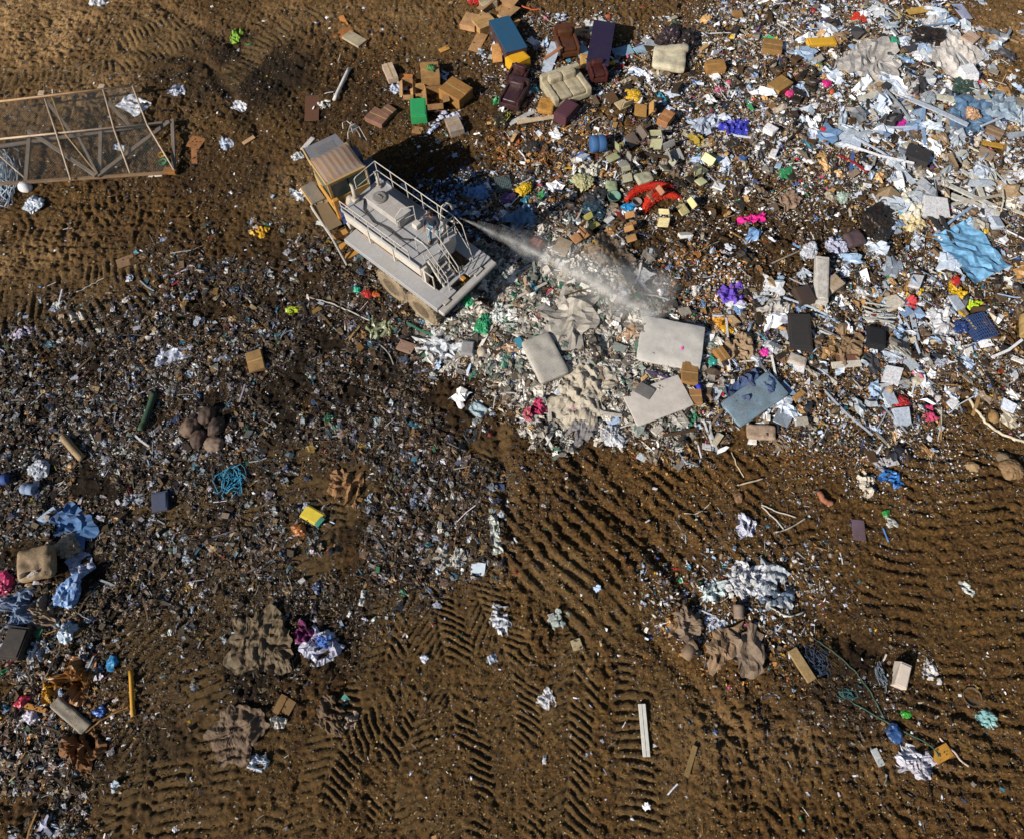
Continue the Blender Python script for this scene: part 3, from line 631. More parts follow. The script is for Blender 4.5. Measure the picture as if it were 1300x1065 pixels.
# ---------------------------------------------------------------- the jet of water
A0 = Vector(W(583, 277, HZ+3.7)); A1 = Vector(G(832, 408)); A1.z += .1
AM = (A0+A1)/2; AM.z += .55
def bez(t): return A0*(1-t)**2+AM*2*t*(1-t)+A1*t*t
def jet(name, r0, r1, pw_, m, off=(0, 0, 0), t0=0, t1=1, n=20, wob=.12):
    V = []; F = []; N = 26
    for i in range(N+1):
        t = t0+(t1-t0)*i/N; p = bez(t)+Vector(off)*t; d = (bez(min(1, t+.01))-bez(max(0, t-.01))).normalized(); a = d.cross(Vector((0, 0, 1))).normalized(); c = a.cross(d)
        r = r0+(r1-r0)*t**pw_
        for k in range(n):
            an = k*2*math.pi/n; rr = r*(1+wob*2*mn.noise(Vector((math.cos(an)*1.5, math.sin(an)*1.5, t*9))))
            V.append(p+(a*math.cos(an)+c*math.sin(an)*.8)*rr)
    for i in range(N):
        for k in range(n): F.append((i*n+k, i*n+(k+1) % n, (i+1)*n+(k+1) % n, (i+1)*n+k))
    F.append(tuple(range(n))[::-1]); F.append(tuple(N*n+k for k in range(n)))
    b = MB(); b.add(V, [f[::-1] for f in F]); return b
def vol(name, dens, nscale, lo, hi, col, fade=.4):
    m = bpy.data.materials.new(name); m.use_nodes = True; n = m.node_tree.nodes; l = m.node_tree.links
    n.remove(n['Principled BSDF']); v = n.new('ShaderNodeVolumePrincipled'); v.inputs['Color'].default_value = (*col, 1); v.inputs['Anisotropy'].default_value = 0
    g = n.new('ShaderNodeNewGeometry'); t = n.new('ShaderNodeTexNoise'); t.inputs['Scale'].default_value = nscale; t.inputs['Detail'].default_value = 4; t.inputs['Roughness'].default_value = .6
    l.new(g.outputs['Position'], t.inputs['Vector']); r = n.new('ShaderNodeMapRange'); r.inputs[1].default_value = lo; r.inputs[2].default_value = hi; r.inputs[3].default_value = 0; r.inputs[4].default_value = dens
    l.new(t.outputs[0], r.inputs[0]); dd = n.new('ShaderNodeVectorMath'); dd.operation = 'DISTANCE'; l.new(g.outputs['Position'], dd.inputs[0]); dd.inputs[1].default_value = A0
    fr_ = n.new('ShaderNodeMapRange'); fr_.inputs[1].default_value = (A1-A0).length*.35; fr_.inputs[2].default_value = (A1-A0).length; fr_.inputs[3].default_value = 1; fr_.inputs[4].default_value = fade; l.new(dd.outputs['Value'], fr_.inputs[0])
    mu = n.new('ShaderNodeMath'); mu.operation = 'MULTIPLY'; l.new(r.outputs[0], mu.inputs[0]); l.new(fr_.outputs[0], mu.inputs[1]); l.new(mu.outputs[0], v.inputs['Density']); l.new(v.outputs[0], n['Material Output'].inputs['Volume']); return m
J = MB()
jv = empty('water_jet', A0); tag(jv, 'narrow pale jet of water shot from the truck deck over the garbage', 'water', kind='stuff')
for r0_, r1_, d_, t0_, wb in ((.03, .14, 5.0, 0, .1), (.045, .34, 2.2, .02, .2), (.06, .66, .6, .06, .3), (.06, 1.1, .32, .15, .4)):
    q_ = jet('c', r0_, r1_, 1.15, None, t0=t0_, wob=wb); q_.v = [v-A0 for v in q_.v]; q_.build('water_stream', vol('water_core', d_, 2.6, .3, .7, (.97, .96, .94)), jv)
mist = jet('m', .05, 1.35, 1.0, None, off=(.15, .5, .15), t0=.08, wob=.25).build('water_spray', vol('water_mist', .55, 1.3, .36, .75, (.97, .97, .98), .5)); tag(mist, 'thin grey mist of spray widening around the water jet', 'mist', kind='stuff')
# ---------------------------------------------------------------- timber and wire litter fence, upper left
WOOD = mat('8c8075', .85, .4, kind='grain'); RUST = mat('8f7354', .7, .5); PALE = mat('c9b299', .6, .4)
fo = G(120, 200, 1); fence = empty('wire_fence_frame', (fo.x, fo.y, fo.z)); tag(fence, 'knocked down fence frame of grey timbers and pale tubes carrying wire mesh', 'fence frame')
def FP(px, py, z): p = W(px, py, fo.z+z); return p-fo
def beam(name, a, b, wd, ht, m, par=fence):
    a = FP(*a); b = FP(*b); d = b-a; L = d.length; x = d.normalized(); y = Vector((0, 0, 1)).cross(x).normalized(); z = x.cross(y)
    M = Matrix((x, y, z)).transposed().to_4x4(); M.translation = (a+b)/2
    q = MB(); q.add(*cbox(L/2, wd/2, ht/2, .008), M=M); return q.build(name, m, par)
for a, b, wd in (((-40,192,.34),(216,155,.34),.15), ((215,155,.40),(124,224,.26),.2), ((219,152,.36),(221,218,.2),.16), ((128,160,.42),(127,222,.2),.16), ((38,166,.42),(33,230,.2),.17),
                 ((36,166,.5),(122,224,.3),.16), ((60,130,.8),(93,172,.35),.14), ((137,130,.8),(165,160,.35),.14), ((100,175,.5),(124,222,.32),.11), ((-30,236,.16),(222,219,.16),.14)):
    beam('timber', a, b, wd, .09, WOOD if b[1] != 219 else RUST)
beam('end_block', (208,217,.2), (224,218,.2), .3, .16, mat('9a6528', .7, .4))
for a in ((54,106),(130,98)):
    q = MB(); A = FP(a[0], a[1]+22, .9); B = FP(a[0]-1, a[1]-2, 1.0); d = (B-A).normalized(); s_ = d.cross(Vector((0, 0, 1))).normalized()
    for o in (-.09, .09): q.tube([A+s_*o, B+s_*o], .02)
    q.tube([B+s_*-.09, B+s_*.09], .02); q.build('stub_frame', mat('8a6a45', .7, .4), fence)
    q = MB(); q.add(*cbox(.14, .13, .10, .01), M=Matrix.Translation(FP(a[0], a[1]+14, 1.0))); q.build('bracket', PALE, fence)
TL, TRt, MR, BR = (-40,134,1.15), (168,109,1.15), (187,159,.75), (221,216,.3)
for pts, r, m in (([TL, TRt], .05, mat('b8946c', .6, .4)), ([TRt, MR, BR], .04, PALE), ([(-40,181,.72), (187,158,.75)], .045, PALE), ([(57,126,1.12),(72,171,.76),(90,229,.3)], .04, PALE), ([(131,114,1.15),(145,165,.76),(165,220,.3)], .04, PALE),
                  ([(66,124,1.1),(84,172,.7),(124,222,.3)], .03, mat('b09468', .6, .5)), ([(-10,190,.5),(38,232,.15)], .035, PALE)):
    q = MB(); q.tube([FP(*p) for p in pts], r); q.build('tube_rail', m, fence, True)
q = MB()                                        # woven wire, three panels
def wires(A, B, Cc, D, st=.1):
    A, B, Cc, D = (FP(*k) for k in (A, B, Cc, D)); U = (B-A).length; V_ = (D-A).length
    def at(u, v): a = u/U; b = v/V_; return A*(1-a)*(1-b)+B*a*(1-b)+Cc*a*b+D*(1-a)*b
    k = -V_
    while k < U:
        for sg in (1, -1):
            u0, u1 = max(0, k), min(U, k+V_)
            if u1-u0 > .05:
                p = at(u0, (u0-k) if sg > 0 else V_-(u0-k)); r = at(u1, (u1-k) if sg > 0 else V_-(u1-k)); d = (r-p).normalized(); s_ = d.cross(Vector((0, 0, 1))).normalized()*.0018; t = Vector((0, 0, .005))
                q.add([p-s_, p+s_, p+t, r-s_, r+s_, r+t], [(0,3,5,2),(1,2,5,4),(0,1,4,3)])
        k += st
wires((-40,134,1.13),(168,110,1.13),(187,158,.73),(-40,181,.7)); wires((-40,181,.7),(187,158,.73),(221,216,.28),(-40,240,.28))
q.build('wire_mesh', mat('a8aaa8', .5, .2, .6), fence)

# ---------------------------------------------------------------- objects dumped on the ground
OCC = []
rnd = random.Random(11)
def frame2(x1, y1, x2, y2, r=.15):
    a = G(x1, y1, r); b = G(x2, y2, r); c = (a+b)/2; L = math.hypot(b.x-a.x, b.y-a.y); return c, L, math.atan2(b.y-a.y, b.x-a.x)
def put(o, c, ang, L, Wd, lift=0, tilt=.05, occ=True, H=.2):
    zz = gh1(c.x, c.y, max(.1, min(L, Wd)*.4)); px, py = topx(c.x, c.y); inp = float(polymask(np.array([px]), np.array([py]), PILE, 20)[0])
    o.location = (c.x, c.y, zz+lift+.11*inp-.01); o.rotation_euler = (rnd.uniform(-tilt, tilt), rnd.uniform(-tilt, tilt), ang)
    if occ: OCC.append((c.x, c.y, ang, L, Wd, H))
def onto(b, name, m, smooth=False):
    return b.build(name, m, None, smooth)
def carton(L, Wd, H, m, opened, s, tape=True):
    e = empty('x', (0, 0, 0)); t = .012; b = MB()
    if opened:
        b.box(-L/2, L/2, -Wd/2, -Wd/2+t, 0, H); b.box(-L/2, L/2, Wd/2-t, Wd/2, 0, H); b.box(-L/2, -L/2+t, -Wd/2+t, Wd/2-t, 0, H); b.box(L/2-t, L/2, -Wd/2+t, Wd/2-t, 0, H); b.box(-L/2+t, L/2-t, -Wd/2+t, Wd/2-t, 0, t)
        b.build('carton_body', m, e)
        for k in range(4):
            a = k*math.pi/2; hw = (L/2, Wd/2)[k % 2]; ln = (Wd, L)[k % 2]*.96; fl = .42*min(L, Wd)
            f = MB(); M = Matrix.Rotation(a, 4, 'Z') @ Matrix.Translation((hw, 0, H)) @ Matrix.Rotation(rnd.uniform(-.3, .9), 4, 'Y'); f.add(*cbox(fl/2, ln/2, .005), M=M @ Matrix.Translation((fl/2+.003, 0, 0))); f.build('flap', m, e)
    else:
        V, F = cbox(L/2, Wd/2, H/2, .012)
        b.add([(x+.03*mn.noise(Vector((x*3+s, y*3, z*3))), y+.03*mn.noise(Vector((x*3, y*3+s, z*3))), z+H/2+.03*mn.noise(Vector((x*3, y*3, z*3+s)))) for x, y, z in V], F); b.build('carton_body', m, e)
        if not tape:
            b = MB(); b.box(-L/2*.86, L/2*.86, -Wd*.42, Wd*.42, H-.01, H+.022, b=.01); b.build('front_panel', m, e); return e
        b = MB(); b.box(-L/2*.97, L/2*.97, -.025, .025, H+.004, H+.01); b.build('tape', mat('b89a6c', .4, .2), e)
        b = MB(); b.box(-L/2*.95, L/2*.95, Wd*.10, Wd*.49, H+.003, H+.016); b.build('flap', m, e)
    return e
def armchair(L, Wd, m, s, seats=1, H=.75):   # L along the back
    e = empty('x', (0, 0, 0)); 
    def p(nm, l, w_, t, loc, r=.07, rot=0):
        b = MB(); b.add(*softbox(l, w_, t, r, 8, .025, 3, s+len(nm)), M=Matrix.Translation(loc) @ Matrix.Rotation(rot, 4, 'X')); return b.build(nm, m, e, True)
    p('base', L*.98, Wd*.95, .26, (0, 0, .03), .04)
    for k in range(seats): p('seat_cushion', L*.7/seats*.97, Wd*.66, .18, (-L*.35+L*.7/seats*(k+.5), -Wd*.1, .28))
    for k in range(seats): p('back_cushion', L*.7/seats*.97, Wd*.26, .42, (-L*.35+L*.7/seats*(k+.5), Wd*.3, .33), .09)
    p('back', L*.98, Wd*.16, H, (0, Wd*.42, .0), .05)
    for k in (-1, 1): p('arm', L*.15, Wd*.85, .52, (k*L*.42, -Wd*.05, 0), .07)
    return e
def cabinet(L, Wd, H, mt, ms):
    e = empty('x', (0, 0, 0)); b = MB(); b.box(-L/2, L/2, -Wd/2, Wd/2, 0, H, b=.01); b.build('body', ms, e)
    b = MB(); b.box(-L/2-.02, L/2+.02, -Wd/2-.02, Wd/2+.02, H+.002, H+.035, b=.01); b.build('top', mt, e)
    for k in range(3):
        x0 = -L/2+L/3*k
        b = MB(); b.box(x0+.02, x0+L/3-.02, -Wd/2-.014, -Wd/2-.002, .05, H-.05); d = b.build('door', ms, e)
        b = MB(); b.tube([(x0+L/6, -Wd/2-.04, H*.45), (x0+L/6, -Wd/2-.04, H*.6)], .012); b.build('handle', PIPE, d)
    return e
def ochair(Sx, hx, s):                        # stacking chair tipped on the heap: padded seat, back and bent tube frame
    e = empty('x', (0, 0, 0)); m = mat(hx, .75, .3); a = Sx
    b = MB(); b.add(*softbox(a, a*.95, .07, .03, 6, .006, 3, s), M=Matrix.Translation((0, 0, .40))); b.build('seat', m, e, True)
    b = MB(); b.add(*softbox(a, .06, a*.62, .028, 6, .004, 3, s), M=Matrix.Translation((0, a*.56, .62)) @ Matrix.Rotation(-.2, 4, 'X')); b.build('backrest', m, e, True)
    fr = mat('39393a', .4, .3)
    for k in (-1, 1):
        b = MB(); x = k*a*.5; b.tube([(x, -a*.5, 0), (x, -a*.5, .40), (x, a*.45, .40), (x, a*.62, .98)], .014); b.build('frame', fr, e)
        b = MB(); b.tube([(x*.98, a*.55, 0), (x*.98, a*.3, .40)], .014); b.build('leg', fr, e)
    return e
def hier(e, name, c, ang, L, Wd, rot=None, lift=0, label='', cat='', occ=True):
    e.name = name; put(e, c, ang, L, Wd, lift, .06, occ, 0)
    if rot: e.rotation_euler = rot
    return tag(e, label, cat)
SEED = [1]
def one(line):
    a, nm, ct, lb = [t.strip() for t in line.split('|')]; t = a.split(); sh = t[0]; opt = {}
    while '=' in t[-1]: k, v_ = t.pop().split('='); opt[k] = v_
    hx = t[-1]; n = [float(v_) for v_ in t[1:-1]]; SEED[0] += 1; s = SEED[0]; kd = opt.get('k', ''); rough = float(opt.get('r', .4 if sh == 'bag' or nm in ('plastic_film', 'plastic_bag', 'tarpaulin') else .75)); dt = float(opt.get('d', .42)); lift = float(opt.get('z', 0))
    if kd == 'gloss': kd = ''; rough = .25
    m = mat(hx, rough, dt, kind=kd)
    if sh in ('tube', 'wire'):
        r = n[0]; P = [G(n[i], n[i+1], .05) for i in range(1, len(n)-1, 2)]; c = P[len(P)//2].copy()
        pts = []
        for i in range(len(P)-1):
            p0, p1, p2, p3 = P[max(0, i-1)], P[i], P[i+1], P[min(len(P)-1, i+2)]
            for k in range(6):
                u = k/6; pts.append(.5*((2*p1)+(p2-p0)*u+(2*p0-5*p1+4*p2-p3)*u*u+(3*p1-p0-3*p2+p3)*u**3))
        pts.append(P[-1])
        if len(P) == 2: z0, z1 = P[0].z, P[1].z; pts = [P[0].lerp(P[1], k/6) for k in range(7)]
        for p in pts:
            if len(P) > 2: p.z = gh1(p.x, p.y)
            p.z += r+.03+lift
        b = MB(); b.tube([p-c for p in pts], r, 8); o = onto(b, nm, m, True); o.location = c; return tag(o, lb, ct)
    x1, y1, x2, y2, wp, h = n[:6]; sc_ = scl((x1+x2)/2, (y1+y2)/2); Wd = wp/sc_
    if abs(x1-x2)+abs(y1-y2) < .5: L = Wd; c = G(x1, y1); ang = s*1.7
    else:
        c, L, ang = frame2(x1, y1, x2, y2)
        asp = math.hypot(math.cos(ang), math.sin(ang)*.8); Wd = Wd/math.hypot(math.sin(ang), .82*math.cos(ang))
    if sh in ('box', 'open'): return hier(carton(L, Wd, h, m, sh == 'open', s, 'cardboard' in nm), nm, c, ang, L, Wd, label=lb, cat=ct, lift=lift)
    if sh == 'chair': return hier(ochair(max(.42, min(.6, L)), hx, s), nm, c, ang, L, Wd, (rnd.uniform(-.5, .3), rnd.uniform(-.4, .4), ang), -.22+lift, lb, ct)
    if sh == 'armchair': return hier(armchair(L, Wd, m, s, 1, h), nm, c, ang, L, Wd, label=lb, cat=ct, lift=lift)
    if sh == 'sofa': return hier(armchair(L, Wd, m, s, 2, h), nm, c, ang, L, Wd, label=lb, cat=ct, lift=lift)
    if sh == 'cabinet': return hier(cabinet(L, Wd, h, mat(opt['top'], .5, .2), m), nm, c, ang, L, Wd, label=lb, cat=ct)
    b = MB(); sm = True; tilt = .07
    if sh == 'panel':
        V, F = softbox(L, Wd, h, h*.3, 6, .0, 2, s); q = lambda x, y: .035*L*mn.noise(Vector((x*1.2+s, y*1.2, 0)))
        b.add([(x, y, z+q(x, y)+.02) for x, y, z in V], F); sm = False; tilt = .1
    elif sh == 'plank': lift += .05; b.box(-L/2, L/2, -Wd/2, Wd/2, 0, h, b=min(.006, h/4)); sm = False; tilt = .03
    elif sh == 'plank2':
        lift += .07
        b.box(-L/2, L/2, -Wd/2, -Wd*.04, 0, h, b=.004); b.box(-L/2, L/2, Wd*.04, Wd/2, 0, h, b=.004); b.box(-L/2+.01, L/2-.01, -Wd*.045, Wd*.045, 0, h*.55); sm = False; tilt = .03
    elif sh == 'soft': b.add(*softbox(L, Wd, h, h*.42, 14, float(opt.get('a', .035)), 2.2, s, float(opt.get('sag', 0))))
    elif sh == 'sheet':
        big = nm in ('tarpaulin', 'blue_sheet'); sm = False; lift += .12 if big else 0; b.add(*sheet(L*1.1, Wd*1.1, h, s, 13 if big else int(opt.get('n', 16)), .01, 0, float(opt.get('f', 1.6/max(.25, min(L, Wd)))), 0, 0, .55 if big else 1))
    elif sh == 'blob': bk = 'blanket' in nm or 'burlap' in nm; sm = False; tp = nm in ('tarpaulin', 'foam_chunk', 'foam_block', 'duvet') and not bk; sm = sm and not tp; h = h*.42 if bk else h*.6 if tp else h; lift += .1 if tp else .09 if bk else 0; opt = dict(opt, n=40, f=2.6/max(.25, min(L, Wd))) if bk else dict(opt, n=13, f=1.5/max(.25, min(L, Wd))) if tp else opt; b.add(*sheet(L*1.15, Wd*1.15, h*1.15, s, int(opt.get('n', 20)), .008, 1, float(opt.get('f', 1.8/max(.25, min(L, Wd)))), 0, bk, .6 if tp else 1))
    elif sh == 'bag': sm = False; b.add(*lump(L/1.9, Wd/1.9, h/1.3, float(opt.get('a', .42)), s, sub=4 if L > .5 else 3))
    elif sh == 'sack': b.add(*lump(L/1.9, Wd/1.9, h/1.3, float(opt.get('a', .24)), s, f=3.2, ridge=.49, sub=4))
    elif sh == 'rock': ston = nm in ('stone',); sm = not ston; b.add(*lump(L/2.2, Wd/2.2, h/1.5, .38 if ston else .12, s, ridge=.45 if ston else .2, sub=4 if ston else 3))
    elif sh == 'shag':
        n_ = 26
        for i in range(n_+1):
            u = i/n_*2-1; y = .3*Wd*(1-u*u)*2-.25*Wd; r_ = Wd*.32*(.45+.55*(1-u*u))
            for k in range(34):
                an = rnd.uniform(0, math.pi); p = Vector((u*L/2+rnd.uniform(-.04, .04), y, 0)); d = Vector((rnd.uniform(-.3, .3), math.cos(an), math.sin(an)))
                t_ = d.orthogonal().normalized()*.016; tip = p+d*r_*rnd.uniform(1, 1.5); bs = p+d*r_*.6; b.add([bs-t_, bs+t_, tip], [(0, 1, 2)])
            if i < n_: u2 = (i+1)/n_*2-1
        b.tube([(i/12*L-L/2, .3*Wd*(1-(i/6-1)**2)*2-.25*Wd, .02) for i in range(13)], Wd*.27, 9, taper=[.45+.55*(1-(i/6-1)**2) for i in range(13)])
    elif sh == 'ring':
        R_ = L/2; T_ = min(Wd, L)*.14
        V = [((R_-T_+T_*math.cos(v))*math.cos(u), (R_-T_+T_*math.cos(v))*math.sin(u), T_+T_*math.sin(v)) for u in [i*2*math.pi/24 for i in range(24)] for v in [j*2*math.pi/8 for j in range(8)]]
        b.add(V, [(i*8+j, ((i+1) % 24)*8+j, ((i+1) % 24)*8+(j+1) % 8, i*8+(j+1) % 8) for i in range(24) for j in range(8)])
    elif sh == 'drum':
        r_ = Wd/2; b.lathe([(0, 0), (r_*.9, 0), (r_, .04), (r_, L*.45), (r_*.96, L*.47), (r_, L*.5), (r_, L-.04), (r_*.9, L), (r_*.8, L-.02), (0, L-.02)], 20, Matrix.Translation((-L/2, 0, r_)) @ Matrix.Rotation(math.pi/2, 4, 'Y'))
    elif sh == 'tub':
        r_ = Wd/2; b.lathe([(0, 0), (r_*.8, 0), (r_, h), (r_*1.06, h), (r_*1.06, h-.03), (r_*.97, h-.03), (r_*.76, .02), (0, .02)], 20)
    elif sh == 'crate':
        for i in range(9): x = -L/2+L*i/8; b.box(x-.012, x+.012, -Wd/2, Wd/2, h-.02, h); b.box(x-.012, x+.012, -Wd/2, -Wd/2+.015, 0, h-.02); b.box(x-.012, x+.012, Wd/2-.015, Wd/2, 0, h-.02)
        for i in range(9): y = -Wd/2+Wd*i/8; b.box(-L/2, L/2, y-.012, y+.012, h-.022, h-.003); b.box(-L/2, -L/2+.015, y-.012, y+.012, 0, h-.03); b.box(L/2-.015, L/2, y-.012, y+.012, 0, h-.03)
        b.box(-L/2, L/2, -Wd/2, Wd/2, 0, .02); sm = False
    elif sh == 'tangle':
        for k in range(int(opt.get('n', 14))):
            cx, cy = rnd.gauss(0, L*.16), rnd.gauss(0, Wd*.16); pts = []; a0 = rnd.uniform(0, 6.3); R1 = rnd.uniform(.25, .5)
            for i in range(12): a_ = a0+i*rnd.uniform(.3, .6); pts.append((cx+math.cos(a_)*L*R1*(.7+.3*math.sin(i)), cy+math.sin(a_)*Wd*R1, max(.02, h*rnd.random())))
            b.tube(pts, float(opt.get('t', .012)), 4)
    elif sh == 'sticks':
        for k in range(int(opt.get('n', 7))):
            a_ = rnd.gauss(0, .35); l_ = L*rnd.uniform(.5, 1); o_ = Vector((rnd.uniform(-.2, .2)*L, rnd.uniform(-.5, .5)*Wd, .02+h*rnd.random())); d_ = Vector((math.cos(a_), math.sin(a_), rnd.uniform(-.12, .12)))*l_/2; w2 = float(opt.get('t', .03))
            M = Matrix.Translation(o_) @ d_.to_track_quat('X', 'Z').to_matrix().to_4x4() @ Matrix.Rotation(rnd.uniform(-.5, .5), 4, 'X'); b.add(*cbox(l_/2, w2, .006, 0), M=M)
        sm = False
    elif sh == 'bits':
        for k in range(int(opt.get('n', 14))):
            V, F = sheet(rnd.uniform(.1, .28), rnd.uniform(.08, .2), .05, s*50+k, 4, .004, 1, 6); M = Matrix.Translation((rnd.gauss(0, L*.19), rnd.gauss(0, Wd*.19), rnd.random()*h)) @ Matrix.Rotation(rnd.uniform(0, 6), 4, 'Z') @ Matrix.Rotation(rnd.uniform(-.6, .6), 4, 'X'); b.add(V, F, M)
    else: raise ValueError(sh)
    if sh in ('sheet', 'blob'):
        ca, sa = math.cos(ang), math.sin(ang); zc = gh1(c.x, c.y, max(.1, min(L, Wd)*.4)); vx = np.array([(c.x+v.x*ca-v.y*sa, c.y+v.x*sa+v.y*ca) for v in b.v]); hh_ = gh(vx[:, 0], vx[:, 1])
        for v, q_ in zip(b.v, hh_): v.z += float(q_)-zc+.02
        tilt = 0
    o = onto(b, nm, m, sm); put(o, c, ang, L, Wd, lift, tilt, sh not in ('bits', 'sticks', 'tangle'), h if sh in ('soft', 'panel') else 0)
    return tag(o, lb, ct)
